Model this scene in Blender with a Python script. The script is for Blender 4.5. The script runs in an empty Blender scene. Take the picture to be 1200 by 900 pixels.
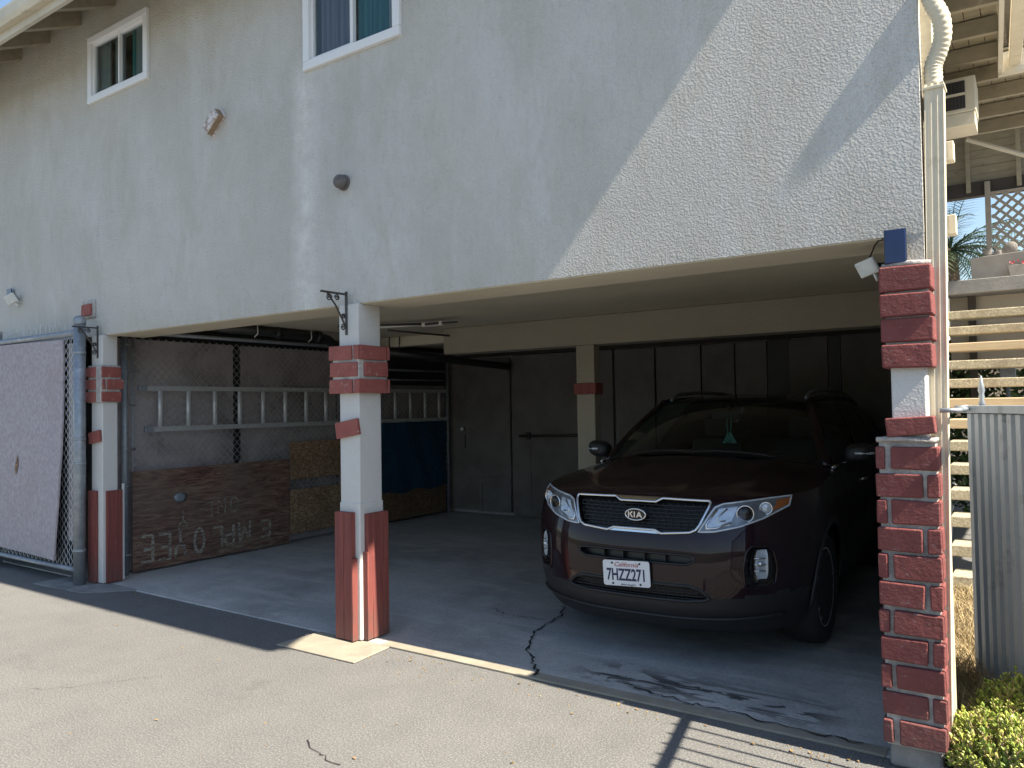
import bpy, bmesh, math, random
from mathutils import Vector, Matrix, Quaternion, noise
random.seed(7)
C = bpy.context.scene.collection
sc = bpy.context.scene
PI = math.pi
R = math.radians

# ------------------------------------------------------------------ mesh builder
class MB:
    def __init__(self):
        self.v = []; self.f = []; self.mi = []; self.cur = 0
    def add(self, vs, fs):
        o = len(self.v)
        self.v += [tuple(p) for p in vs]
        for f in fs:
            self.f.append(tuple(o + i for i in f)); self.mi.append(self.cur)
        return self
    def box(self, x0, x1, y0, y1, z0, z1, mtx=None):
        vs = [(x, y, z) for x in (x0, x1) for y in (y0, y1) for z in (z0, z1)]
        if mtx is not None: vs = [mtx @ Vector(p) for p in vs]
        return self.add(vs, [(0, 1, 3, 2), (4, 6, 7, 5), (0, 4, 5, 1), (2, 3, 7, 6), (0, 2, 6, 4), (1, 5, 7, 3)])
    def cbox(self, c, s, rot=None):
        m = Matrix.Translation(Vector(c))
        if rot is not None: m = m @ rot.to_4x4()
        return self.box(-s[0]/2, s[0]/2, -s[1]/2, s[1]/2, -s[2]/2, s[2]/2, m)
    def tube(self, pts, r, n=8, closed=False, cap=True, flat=None):
        pts = [Vector(p) for p in pts]; N = len(pts)
        rs = r if isinstance(r, (list, tuple)) else [r] * N
        rings = []; prev = None
        for i, p in enumerate(pts):
            if closed: t = (pts[(i+1) % N] - pts[i-1])
            elif i == 0: t = pts[1] - p
            elif i == N-1: t = p - pts[i-1]
            else: t = (pts[i+1] - p).normalized() + (p - pts[i-1]).normalized()
            if t.length < 1e-9: t = Vector((0, 0, 1))
            t.normalize()
            if prev is None:
                a = Vector((0, 0, 1)) if abs(t.z) < .9 else Vector((1, 0, 0))
                u = t.cross(a).normalized()
            else:
                u = prev - t * prev.dot(t)
                if u.length < 1e-6: u = t.orthogonal()
                u.normalize()
            w = t.cross(u); prev = u
            ry = rs[i] * (flat if flat else 1)
            rings.append([p + u * (rs[i] * math.cos(2*PI*k/n)) + w * (ry * math.sin(2*PI*k/n)) for k in range(n)])
        vs = [q for rg in rings for q in rg]; fs = []
        for i in range(N if closed else N-1):
            j = (i+1) % N
            for k in range(n):
                k2 = (k+1) % n
                fs.append((i*n+k, i*n+k2, j*n+k2, j*n+k))
        if cap and not closed:
            fs.append(tuple(range(n-1, -1, -1))); fs.append(tuple((N-1)*n + k for k in range(n)))
        return self.add(vs, fs)
    def cyl(self, a, b, r, n=16, r2=None):
        return self.tube([a, b], [r, r if r2 is None else r2], n)
    def grid(self, P):
        h = len(P); w = len(P[0])
        return self.add([p for row in P for p in row],
                        [(i*w+j, i*w+j+1, (i+1)*w+j+1, (i+1)*w+j) for i in range(h-1) for j in range(w-1)])
    def prism(self, poly, off):
        n = len(poly); off = Vector(off)
        a = [Vector(p) for p in poly]; b = [p + off for p in a]
        return self.add(a + b, [tuple(range(n-1, -1, -1)), tuple(range(n, 2*n))] + [(i, (i+1) % n, n+(i+1) % n, n+i) for i in range(n)])
    def lathe(self, prof, n=24, axis='z', at=(0, 0, 0)):
        at = Vector(at); vs = []
        for r, h in prof:
            for k in range(n):
                a = 2*PI*k/n; c, s = r*math.cos(a), r*math.sin(a)
                vs.append(at + (Vector((c, s, h)) if axis == 'z' else Vector((c, h, s)) if axis == 'y' else Vector((h, c, s))))
        m = len(prof)
        fs = [(i*n+k, i*n+(k+1) % n, (i+1)*n+(k+1) % n, (i+1)*n+k) for i in range(m-1) for k in range(n)]
        if prof[0][0] > 1e-6: fs.append(tuple(range(n-1, -1, -1)))
        if prof[-1][0] > 1e-6: fs.append(tuple((m-1)*n + k for k in range(n)))
        return self.add(vs, fs)

def wpos(o):
    p = Vector((0, 0, 0))
    while o is not None:
        p += o.location; o = o.parent
    return p

def obj(name, mb, mat, parent=None, smooth=False, bevel=0, seg=2, local=False, label=None, normals=True, loc=None):
    me = bpy.data.meshes.new(name)
    off = Vector((0, 0, 0))
    if parent is not None and not local: off = wpos(parent)
    if parent is None and loc is not None: off = Vector(loc)
    me.from_pydata([tuple(Vector(p) - off) for p in mb.v], [], mb.f)
    mats = mat if isinstance(mat, (list, tuple)) else [mat]
    for m in mats: me.materials.append(m)
    if len(mats) > 1:
        for p, i in zip(me.polygons, mb.mi): p.material_index = i
    if normals:
        bm = bmesh.new(); bm.from_mesh(me)
        bmesh.ops.recalc_face_normals(bm, faces=bm.faces); bm.to_mesh(me); bm.free()
    if smooth:
        for p in me.polygons: p.use_smooth = True
    me.update()
    o = bpy.data.objects.new(name, me); C.objects.link(o)
    if parent is not None: o.parent = parent
    elif loc is not None: o.location = loc
    if bevel:
        b = o.modifiers.new('bevel', 'BEVEL'); b.width = bevel; b.segments = seg; b.limit_method = 'ANGLE'; b.angle_limit = R(40)
        if smooth or seg > 1:
            for p in me.polygons: p.use_smooth = True
            b.harden_normals = True
    if label: o['label'] = label
    return o

def tag(o, label, cat, group=None, kind=None):
    o['label'] = label; o['category'] = cat
    if group: o['group'] = group
    if kind: o['kind'] = kind
    return o

def thing(name, label, cat, loc=(0, 0, 0), rz=0, group=None):
    o = bpy.data.objects.new(name, None); C.objects.link(o)
    o.location = loc; o.rotation_euler = (0, 0, rz); o.empty_display_size = .1
    return tag(o, label, cat, group)

def struct(name, mb, mat, **k):
    o = obj(name, mb, mat, **k); o['kind'] = 'structure'; return o

def textmb(body, size, place, shear=0, extr=.0006, sx=1.0, bold=0):
    cu = bpy.data.curves.new('lettering', 'FONT'); cu.body = body; cu.size = size; cu.shear = shear
    cu.align_x = 'CENTER'; cu.align_y = 'CENTER'; cu.extrude = extr; cu.offset = bold; cu.resolution_u = 3
    o = bpy.data.objects.new('lettering', cu); C.objects.link(o)
    bpy.context.view_layer.update()
    dg = bpy.context.evaluated_depsgraph_get()
    me = bpy.data.meshes.new_from_object(o.evaluated_get(dg))
    mb = MB(); mb.add([place(v.co.x*sx, v.co.y, v.co.z) for v in me.vertices], [tuple(p.vertices) for p in me.polygons])
    bpy.data.objects.remove(o); bpy.data.meshes.remove(me); bpy.data.curves.remove(cu)
    return mb

# ------------------------------------------------------------------ materials
def lin(r, g, b):
    f = lambda c: (c/255/12.92) if c/255 <= .04045 else ((c/255+.055)/1.055)**2.4
    return (f(r), f(g), f(b))

class Mat:
    """A small node-tree writer."""
    def __init__(self, name):
        self.m = bpy.data.materials.new(name); self.m.use_nodes = True
        self.n = self.m.node_tree.nodes; self.l = self.m.node_tree.links
        self.b = self.n['Principled BSDF']
        self.geo = self.n.new('ShaderNodeNewGeometry')
        self.pos = self.geo.outputs['Position']
    def link(self, a, b): self.l.new(a, b)
    def map(self, scale=(1, 1, 1), rot=(0, 0, 0), loc=(0, 0, 0), src=None):
        n = self.n.new('ShaderNodeMapping'); n.inputs['Scale'].default_value = scale; n.inputs['Rotation'].default_value = rot
        n.inputs['Location'].default_value = loc
        self.link(src or self.pos, n.inputs['Vector']); return n.outputs[0]
    def noise(self, scale, detail=4, rough=.55, vec=None, dist=0):
        n = self.n.new('ShaderNodeTexNoise'); n.inputs['Scale'].default_value = scale; n.inputs['Detail'].default_value = detail
        n.inputs['Roughness'].default_value = rough; n.inputs['Distortion'].default_value = dist
        self.link(vec or self.pos, n.inputs['Vector']); return n.outputs['Fac']
    def n_col(self, scale):
        n = self.n.new('ShaderNodeTexNoise'); n.inputs['Scale'].default_value = scale; n.inputs['Detail'].default_value = 5
        self.link(self.pos, n.inputs['Vector']); return n.outputs['Color']
    def voro(self, scale, feat='F1', vec=None, out='Distance'):
        n = self.n.new('ShaderNodeTexVoronoi'); n.feature = feat; n.inputs['Scale'].default_value = scale
        self.link(vec or self.pos, n.inputs['Vector']); return n.outputs[out]
    def ramp(self, fac, stops):
        n = self.n.new('ShaderNodeValToRGB'); e = n.color_ramp.elements
        while len(e) < len(stops): e.new(.5)
        for i, (p, c) in enumerate(stops):
            e[i].position = p; e[i].color = (c, c, c, 1) if isinstance(c, (int, float)) else (*c, 1)
        self.link(fac, n.inputs[0]); return n.outputs[0]
    def mix(self, fac, a, b, mode='MIX'):
        n = self.n.new('ShaderNodeMix'); n.data_type = 'RGBA'; n.blend_type = mode
        for s, v in ((n.inputs[0], fac), (n.inputs[6], a), (n.inputs[7], b)):
            if isinstance(v, (int, float)): s.default_value = v if s.type == 'VALUE' else (v, v, v, 1)
            elif isinstance(v, tuple): s.default_value = (*v, 1)
            else: self.link(v, s)
        return n.outputs[2]
    def math(self, op, a, b=0, c=None, clamp=False):
        n = self.n.new('ShaderNodeMath'); n.operation = op; n.use_clamp = clamp
        for s, v in zip(n.inputs, (a, b, c)):
            if v is None: continue
            if isinstance(v, (int, float)): s.default_value = v
            else: self.link(v, s)
        return n.outputs[0]
    def xyz(self, src=None):
        n = self.n.new('ShaderNodeSeparateXYZ'); self.link(src or self.pos, n.inputs[0]); return n.outputs
    def bump(self, h, dist=.01, strength=1.0, prev=None):
        n = self.n.new('ShaderNodeBump'); n.inputs['Distance'].default_value = dist; n.inputs['Strength'].default_value = strength
        self.link(h, n.inputs['Height'])
        if prev: self.link(prev, n.inputs['Normal'])
        return n.outputs[0]
    def col(self, c):
        if isinstance(c, tuple): self.b.inputs['Base Color'].default_value = (*c, 1)
        else: self.link(c, self.b.inputs['Base Color'])
        return self
    def rough(self, r):
        if isinstance(r, (int, float)): self.b.inputs['Roughness'].default_value = r
        else: self.link(r, self.b.inputs['Roughness'])
        return self
    def set(self, **k):
        for a, v in k.items(): self.b.inputs[a.replace('_', ' ')].default_value = v
        return self
    def nrm(self, n): self.link(n, self.b.inputs['Normal']); return self
    def nor(self, n): return self.nrm(n)

def simple(name, c, rough=.6, c2=None, ns=8, bs=0, bd=.004, metal=0, spec=.5, detail=4, stretch=(1, 1, 1), dirt=None, ds=3, dt=(.5, .7)):
    M = Mat(name); v = M.map(stretch)
    n = M.noise(ns, detail, .6, v)
    c2 = c2 or tuple(x*.75 for x in c)
    k = M.mix(M.ramp(n, [(.3, 0.0), (.7, 1.0)]), c, c2)
    if dirt:
        d = M.noise(ds, 6, .65)
        k = M.mix(M.ramp(d, [(dt[0], 0.0), (dt[1], 1.0)]), k, dirt)
    M.col(k).rough(rough).set(Metallic=metal, Specular_IOR_Level=spec)
    if bs: M.nor(M.bump(M.noise(bs, 5, .6, v), bd))
    return M.m
# ------------------------------------------------------------------ surfaces
def mk_stucco(name, c=(.605, .594, .555), bd=.0072, streak=True):
    M = Mat(name)
    v = M.map((1, 1, 1))
    big = M.noise(.9, 5, .6)
    k = M.mix(M.ramp(big, [(.35, 0.0), (.7, 1.0)]), c, tuple(x*.86 for x in c))
    if streak:
        st = M.noise(1.5, 7, .66, M.map((1.0, 1, .45)), .6)
        k = M.mix(M.ramp(st, [(.48, 0.0), (.70, .65)]), k, (.69, .695, .685))
        st2 = M.noise(2.4, 7, .7, M.map((1.3, 1, .5), loc=(4, 1, 2)), .4)
        k = M.mix(M.ramp(st2, [(.5, 0.0), (.72, .5)]), k, (c[0]*.76, c[1]*.73, c[2]*.66))
        br = M.noise(34, 4, .7, M.map((1.3, 1, .22)))
        k = M.mix(M.ramp(br, [(.52, 0.0), (.72, .30)]), k, (c[0]*.72, c[1]*.71, c[2]*.68))
        lo = M.math('MULTIPLY', M.ramp(M.math('MULTIPLY', M.math('SUBTRACT', M.xyz()[2], 2.26), 3.0), [(.0, 1.0), (.5, 0.0)]), M.ramp(M.noise(5, 6, .7, M.map((1, 1, .4))), [(.42, 0.0), (.7, 1.0)]))
        k = M.mix(M.math('MULTIPLY', lo, .5), k, (.40, .37, .31))
        # brown weathering under the eave boards, with warm bounced light painted in
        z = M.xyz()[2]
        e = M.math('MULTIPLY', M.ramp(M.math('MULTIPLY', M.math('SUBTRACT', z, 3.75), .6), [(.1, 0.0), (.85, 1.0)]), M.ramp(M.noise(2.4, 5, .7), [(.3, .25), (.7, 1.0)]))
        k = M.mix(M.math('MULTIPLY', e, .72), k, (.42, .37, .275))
        # one pale run where water has come down beside the larger window
        X = M.xyz()[0]
        wob = M.math('ADD', X, M.math('MULTIPLY', M.math('SUBTRACT', M.noise(1.7, 4, .6, M.map((0, 0, 1))), .5), .22))
        run = M.ramp(M.math('ABSOLUTE', M.math('ADD', wob, 4.30)), [(0.0, 1.0), (.17, 0.0)])
        run = M.math('MULTIPLY', M.math('MULTIPLY', run, M.ramp(M.math('MULTIPLY', M.math('SUBTRACT', 4.1, z), 4.0), [(0, 0.0), (.6, 1.0)])), M.ramp(M.noise(8, 6, .75), [(.3, .15), (.62, 1.0)]))
        k = M.mix(M.math('MULTIPLY', run, .9), k, (.80, .79, .76))
        hc = M.voro(.62, 'DISTANCE_TO_EDGE', M.mix(.12, M.map((1, 0, .8)), M.n_col(2.6)))
        k = M.mix(M.math('MULTIPLY', M.ramp(hc, [(.0, 1.0), (.0045, 0.0)]), M.ramp(M.noise(.9, 3, .6), [(.52, 0.0), (.6, .13)])), k, (.33, .32, .30))
    fine = M.noise(170, 3, .6)
    k = M.mix(M.ramp(fine, [(.35, .20), (.62, 0.0)]), k, (c[0]*.55, c[1]*.55, c[2]*.52))
    M.col(k).rough(.88).set(Specular_IOR_Level=.25)
    h1 = M.math('ADD', M.voro(105, 'SMOOTH_F1'), M.math('MULTIPLY', M.noise(130, 2, .6), .7))
    h2 = M.noise(150, 3, .6)
    h3 = M.noise(5, 4, .6)
    b = M.bump(h3, .03, .22)
    b = M.bump(h1, bd, 1.0, b)
    b = M.bump(h2, bd*.5, .8, b)
    M.nor(b)
    return M.m

def mk_asphalt():
    M = Mat('asphalt')
    sp = M.noise(105, 3, .65); sp2 = M.noise(300, 2, .5)
    big = M.noise(.55, 6, .6); mid = M.noise(3.2, 6, .65)
    base = M.mix(M.ramp(big, [(.3, 0.0), (.7, 1.0)]), (.172, .171, .164), (.142, .142, .138))
    base = M.mix(M.ramp(mid, [(.42, 0.0), (.72, .6)]), base, (.118, .118, .117))
    base = M.mix(M.ramp(sp, [(.36, .6), (.50, 0.0)]), base, (.075, .076, .078))
    base = M.mix(M.ramp(sp, [(.54, 0.0), (.66, .5)]), base, (.34, .345, .345))
    vv = M.voro(95); base = M.mix(M.ramp(vv, [(.06, .5), (.16, 0.0)]), base, (.38, .38, .375))
    # small dark oil spots
    sp3 = M.noise(1.9, 3, .5, M.map(loc=(3, 7, 0)))
    base = M.mix(M.ramp(sp3, [(.66, 0.0), (.74, .45)]), base, (.085, .083, .080))
    M.col(base).rough(.9).set(Specular_IOR_Level=.3)
    b = M.bump(sp, .006, .8); b = M.bump(sp2, .003, .6, b); b = M.bump(mid, .02, .4, b)
    M.nor(b); return M.m

def mk_slab():
    M = Mat('garage_concrete')
    big = M.noise(.8, 6, .62, M.map((1, .7, 1)), .5); mid = M.noise(4.5, 6, .65, None, .4); f = M.noise(70, 4, .6)
    k = M.mix(M.ramp(big, [(.35, 0.0), (.65, 1.0)]), (.46, .455, .44), (.30, .298, .292))
    k = M.mix(M.ramp(mid, [(.5, 0.0), (.72, .6)]), k, (.56, .55, .525))
    wear = M.noise(1.3, 6, .7, M.map((.5, 2.2, 1), rot=(0, 0, .5)), .8)
    k = M.mix(M.ramp(wear, [(.50, 0.0), (.66, .6)]), k, (.60, .585, .56))
    k = M.mix(M.ramp(f, [(.4, .25), (.5, 0.0)]), k, (.1, .1, .1))
    # oil and tyre staining under and in front of the parked car
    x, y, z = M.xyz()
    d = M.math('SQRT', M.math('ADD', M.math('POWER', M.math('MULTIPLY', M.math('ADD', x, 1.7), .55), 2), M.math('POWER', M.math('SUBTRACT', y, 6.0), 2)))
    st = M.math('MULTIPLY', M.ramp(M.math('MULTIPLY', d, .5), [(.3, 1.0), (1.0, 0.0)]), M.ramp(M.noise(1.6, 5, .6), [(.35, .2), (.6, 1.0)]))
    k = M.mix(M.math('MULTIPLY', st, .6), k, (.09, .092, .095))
    # tar-like drips along the threshold by the brick pillar
    w = M.noise(6, 4, .6, M.map((.45, 1.7, 1)), 1.2)
    yy = M.math('ADD', M.math('SUBTRACT', y, 4.0), M.math('MULTIPLY', M.math('ADD', x, 1.6), .0))
    band = M.ramp(M.math('ABSOLUTE', yy), [(.04, 1.0), (.24, 0.0)])
    bx = M.ramp(M.math('ABSOLUTE', M.math('ADD', x, 1.55)), [(.55, 1.0), (.8, 0.0)])
    tar = M.math('MULTIPLY', M.math('MULTIPLY', band, bx), M.ramp(w, [(.49, 0.0), (.53, 1.0)]))
    k = M.mix(M.math('MULTIPLY', tar, .85), k, (.028, .026, .024))
    M.col(k).rough(M.ramp(mid, [(.3, .62), (.7, .8)])).set(Specular_IOR_Level=.4)
    b = M.bump(f, .003, .5); b = M.bump(mid, .012, .3, b)
    M.nor(b); return M.m

def mk_pad():
    M = Mat('bare_concrete')
    n = M.noise(6, 6, .65); f = M.noise(110, 3, .6)
    k = M.mix(M.ramp(n, [(.35, 0.0), (.7, 1.0)]), (.33, .298, .236), (.25, .226, .18))
    k = M.mix(M.ramp(f, [(.4, .3), (.5, 0.0)]), k, (.2, .175, .13))
    M.col(k).rough(.9); M.nor(M.bump(f, .003, .6)); return M.m

def mk_brick():
    M = Mat('painted_brick')
    n = M.noise(9, 5, .6); f = M.noise(60, 4, .6, M.map((1, 1, 1.6)))
    k = M.mix(M.ramp(n, [(.35, 0.0), (.7, 1.0)]), (.205, .064, .060), (.152, .048, .046))
    ch = M.noise(30, 7, .8, M.map((.8, 1, 1.5), rot=(0, .5, 0)))
    k = M.mix(M.ramp(ch, [(.60, 0.0), (.66, .7)]), k, (.36, .27, .25))
    ew = M.math('MULTIPLY', M.ramp(M.geo.outputs['Pointiness'], [(.60, 0.0), (.72, 1.0)]), M.ramp(M.noise(18, 5, .7), [(.44, 0.0), (.58, 1.0)]))
    k = M.mix(M.math('MULTIPLY', ew, .75), k, (.46, .39, .36))
    k = M.mix(M.ramp(M.noise(3.5, 6, .7), [(.5, 0.0), (.75, .2)]), k, (.24, .13, .125))
    gz = M.ramp(M.xyz()[2], [(.05, .55), (.45, 0.0)]); k = M.mix(M.math('MULTIPLY', gz, M.ramp(M.noise(11, 5, .7), [(.35, .2), (.65, 1.0)])), k, (.12, .085, .075))
    M.col(k).rough(.8).set(Specular_IOR_Level=.25)
    b = M.bump(f, .005, .7); b = M.bump(M.noise(22, 4, .6), .012, .6, b)
    M.nor(b); return M.m

def mk_pink_brick():
    M = Mat('faded_painted_brick')
    n = M.noise(12, 5, .65)
    k = M.mix(M.ramp(n, [(.35, 0.0), (.7, 1.0)]), (.30, .088, .072), (.235, .064, .055))
    e = M.noise(26, 6, .75)
    k = M.mix(M.ramp(e, [(.58, 0.0), (.68, .75)]), k, (.46, .33, .29))
    M.col(k).rough(.75)
    M.nor(M.bump(M.noise(45, 5, .65), .006, .8)); return M.m

def mk_redwood():
    M = Mat('red_painted_board')
    g = M.noise(6, 6, .65, M.map((9, 9, .5)))
    k = M.mix(M.ramp(g, [(.35, 0.0), (.65, 1.0)]), (.245, .066, .054), (.165, .044, .038))
    s = M.noise(14, 6, .75, M.map((3, 3, .6)))
    k = M.mix(M.ramp(s, [(.66, 0.0), (.74, .7)]), k, (.40, .30, .26))
    gz = M.ramp(M.xyz()[2], [(.02, .8), (.32, 0.0)]); k = M.mix(M.math('MULTIPLY', gz, M.ramp(M.noise(13, 6, .75), [(.38, .1), (.62, 1.0)])), k, (.11, .075, .06))
    M.col(k).rough(.75); M.nor(M.bump(g, .012, .8)); return M.m

def mk_galv(name='galvanized_steel', c=(.33, .365, .40)):
    M = Mat(name)
    n = M.noise(16, 6, .7); v = M.voro(30, 'F1', None, 'Color')
    k = M.mix(M.ramp(n, [(.35, 0.0), (.7, 1.0)]), c, tuple(x*.7 for x in c))
    k = M.mix(M.ramp(M.noise(7, 5, .7), [(.6, 0.0), (.75, .6)]), k, tuple(min(.6, x*1.6) for x in c))
    M.col(k).rough(.55).set(Metallic=.55); M.nor(M.bump(n, .002, .5)); return M.m

def mk_plywood():
    M = Mat('weathered_plywood')
    g = M.noise(5, 9, .75, M.map((.35, .5, 4)), 1.6); g2 = M.noise(22, 6, .75, M.map((.3, .22, 2.6)), .8)
    k = M.ramp(g, [(.32, (.030, .014, .012)), (.44, (.10, .046, .036)), (.54, (.19, .105, .072)), (.68, (.30, .23, .165))])
    k = M.mix(M.ramp(g2, [(.54, 0.0), (.66, .8)]), k, (.27, .225, .165))
    b = M.noise(1.1, 4, .6)
    k = M.mix(M.ramp(b, [(.45, 0.0), (.65, .5)]), k, (.15, .125, .10))
    M.col(k).rough(.85); M.nor(M.bump(g2, .006, .8)); return M.m

def mk_osb(name, c1, c2, c3, sc_=26):
    M = Mat(name)
    v = M.voro(sc_, 'F1', M.map((1, 1.0, 2.0), rot=(.5, 0, 0)), 'Color')
    t = M.xyz(v)[0]
    k = M.ramp(t, [(.1, c1), (.5, c2), (.9, c3)])
    k = M.mix(M.ramp(M.noise(4, 5, .6), [(.4, 0.0), (.7, .5)]), k, tuple(x*.6 for x in c1))
    M.col(k).rough(.85); M.nor(M.bump(t, .003, .5)); return M.m

def mk_lilac():
    M = Mat('lilac_chipboard')
    v = M.voro(64, 'F1', M.map((1.0, 1, .55), rot=(0, .3, 0)), 'Color'); t = M.xyz(v)[0]
    k = M.ramp(t, [(.1, (.33, .295, .315)), (.5, (.37, .335, .36)), (.9, (.42, .385, .41))])
    n = M.noise(52, 6, .78, M.map((1.2, 1, .45), rot=(0, .4, 0)))
    k = M.mix(M.ramp(n, [(.57, 0.0), (.68, .6)]), k, (.19, .16, .165))
    k = M.mix(M.ramp(M.noise(1.6, 5, .6), [(.5, 0.0), (.75, .5)]), k, (.30, .26, .24))
    M.col(k).rough(.85); M.nor(M.bump(n, .005, .7)); return M.m

def mk_shingle():
    M = Mat('roof_shingles')
    br = M.n.new('ShaderNodeTexBrick'); br.inputs['Scale'].default_value = 3
    M.link(M.pos, br.inputs['Vector'])
    for i, c in ((1, (.16, .14, .12, 1)), (2, (.12, .105, .095, 1)), (3, (.05, .05, .05, 1))): br.inputs[i].default_value = c
    M.col(br.outputs[0]).rough(.95); M.nor(M.bump(M.noise(90), .01)); return M.m

def mk_glass(name, tint=(.02, .03, .03), alpha=.55, rough=.02):
    """Window glass: clear sheet, part see-through, with real reflections."""
    M = Mat(name); n = M.n; M.n.remove(M.b)
    out = [x for x in n if x.type == 'OUTPUT_MATERIAL'][0]
    tr = n.new('ShaderNodeBsdfTransparent'); tr.inputs[0].default_value = (*tint, 1)
    gl = n.new('ShaderNodeBsdfGlossy'); gl.inputs['Roughness'].default_value = rough
    fr = n.new('ShaderNodeFresnel')
    M.link(M.math('ADD', 1.5, M.math('MULTIPLY', M.geo.outputs['Backfacing'], 1/1.5-1.5)), fr.inputs['IOR'])
    mx = n.new('ShaderNodeMixShader')
    M.link(fr.outputs[0], mx.inputs[0]); M.link(tr.outputs[0], mx.inputs[1]); M.link(gl.outputs[0], mx.inputs[2]); M.link(mx.outputs[0], out.inputs[0])
    return M.m

def mk_worn_letter(name='worn_white_paint', top=.85):
    M = Mat(name); n = M.n
    out = [x for x in n if x.type == 'OUTPUT_MATERIAL'][0]
    M.col((.38, .34, .28)).rough(.9)
    tr = n.new('ShaderNodeBsdfTransparent'); mx = n.new('ShaderNodeMixShader')
    f = M.ramp(M.noise(22, 6, .75, M.map((1, .5, 2.4))), [(.36, .04), (.56, top)])
    M.link(f, mx.inputs[0]); M.link(tr.outputs[0], mx.inputs[1]); M.link(M.b.outputs[0], mx.inputs[2]); M.link(mx.outputs[0], out.inputs[0])
    return M.m

m = {}
m['stucco'] = mk_stucco('stucco')
m['stucco_post'] = mk_stucco('painted_post', (.62, .615, .595), .0015, False)
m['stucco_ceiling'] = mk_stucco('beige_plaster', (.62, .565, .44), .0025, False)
m['stucco_shaded'] = mk_stucco('shaded_beige_plaster', (.37, .335, .265), .004, False)  # ceiling plaster again, shade of the beam and inner post put into the colour
m['asphalt'] = mk_asphalt(); m['slab'] = mk_slab(); m['pad'] = mk_pad()
m['padgrey'] = simple('grey_concrete', (.27, .27, .265), .9, (.2, .2, .2), 8, 60, .004, dirt=(.13, .13, .13))
m['brick'] = mk_brick(); m['pinkbrick'] = mk_pink_brick(); m['redboard'] = mk_redwood()
m['mortar'] = simple('mortar', (.44, .42, .40), .95, (.28, .265, .26), 20, 60, .010, dirt=(.62, .58, .52), ds=9)
m['galv'] = mk_galv(); m['wire'] = mk_galv('fence_wire', (.62, .64, .66)); m['alu'] = simple('ladder_aluminium', (.66, .67, .68), .5, (.52, .53, .54), 20, metal=.4)
m['ply'] = mk_plywood(); m['osb'] = mk_osb('strand_board', (.18, .105, .056), (.27, .172, .10), (.38, .265, .17), 40)
m['osbdark'] = mk_osb('dark_strand_board', (.10, .06, .03), (.14, .09, .05), (.19, .125, .07))
m['lilac'] = mk_lilac()
m['trim'] = simple('cream_trim_paint', (.66, .60, .46), .55, (.56, .50, .38), 5, 30, .002, dirt=(.34, .29, .20), ds=4, dt=(.60, .78))
m['white'] = simple('white_vinyl', (.78, .79, .80), .35, (.74, .75, .76), 6)
m['eavewood'] = simple('eave_wood', (.34, .30, .215), .75, (.26, .23, .165), 5, 40, .003, stretch=(1, 3, 3), dirt=(.15, .125, .09), ds=5, dt=(.6, .75))
m['fascia'] = simple('fascia_paint', (.62, .58, .49), .6, (.52, .48, .38), 4, 30, .003, dirt=(.36, .30, .2), ds=4, dt=(.62, .8))
m['shingle'] = mk_shingle()
m['panelgrey'] = simple('grey_painted_board', (.44, .40, .405), .8, (.36, .33, .33), 3, 30, .003, dirt=(.19, .17, .165), ds=2)
m['door'] = simple('painted_door', (.185, .174, .158), .75, (.142, .134, .122), 3, 40, .003, dirt=(.12, .108, .094), ds=2.2, dt=(.48, .72))
m['darkwood'] = simple('dark_timber', (.055, .045, .038), .8, (.04, .034, .03), 6, 30, .003)
m['black'] = simple('black_paint', (.014, .014, .015), .45, (.02, .02, .02), 12)
m['iron'] = simple('wrought_iron', (.03, .03, .032), .5, (.05, .045, .04), 30, 60, .002)
m['pipe'] = simple('black_drain_pipe', (.016, .017, .018), .4, (.03, .03, .03), 10)
m['blue'] = simple('blue_tarp', (.006, .05, .10), .55, (.004, .035, .07), 3, 12, .02)
m['plastic_white'] = simple('white_plastic', (.68, .68, .64), .4, (.6, .6, .56), 8)
m['solar'] = simple('solar_cell', (.010, .022, .085), .15, (.012, .03, .11), 14)
m['wirecable'] = simple('dark_cable', (.02, .02, .02), .5)
m['lampglass'] = simple('lamp_lens', (.62, .64, .62), .15, (.5, .52, .5), 30)
m['fixture'] = simple('aged_fixture', (.50, .44, .42), .85, (.30, .24, .20), 22, 40, .01, dirt=(.68, .64, .65), ds=24, dt=(.46, .56))
m['fixgrey'] = simple('grey_cap', (.17, .155, .15), .8, (.09, .082, .08), 26, 40, .01)
m['wglass'] = mk_glass('window_glass', (.75, .8, .8))
m['curtain'] = simple('mauve_curtain', (.42, .38, .46), .9, (.30, .28, .34), 3, stretch=(6, 6, .3))
m['tealcurtain'] = simple('teal_curtain', (.07, .36, .36), .9, (.05, .26, .27), 3, stretch=(6, 6, .3))
m['palecurtain'] = simple('pale_curtain', (.58, .62, .62), .9, (.48, .52, .52), 3, stretch=(6, 6, .3))
m['roomdark'] = simple('dim_room', (.02, .02, .022), .9)
m['tread'] = simple('pebbled_tread', (.50, .45, .33), .9, (.24, .205, .14), 55, 60, .012, dirt=(.26, .22, .155), ds=5)
m['treadwood'] = simple('timber_tread', (.50, .40, .26), .8, (.40, .31, .20), 8, 30, .004, stretch=(.6, 5, 5))
m['concrete'] = simple('landing_concrete', (.25, .245, .24), .85, (.19, .188, .185), 6, 40, .004)  # grey lowered to carry the shade on the landing front
m['planter'] = simple('planter_paint', (.29, .275, .255), .8, (.24, .225, .21), 5, 40, .003)  # shade on the planter is put into this darker base colour
m['gate'] = simple('slate_gate_paint', (.235, .28, .34), .5, (.195, .235, .29), 9, 40, .003, stretch=(2, 2, .5), dirt=(.11, .125, .145), ds=5, dt=(.58, .72))
m['acgrille'] = simple('dark_grille', (.03, .03, .032), .6)
m['cream'] = simple('cream_paint', (.56, .52, .42), .6, (.5, .46, .37), 6, 30, .002)
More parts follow.
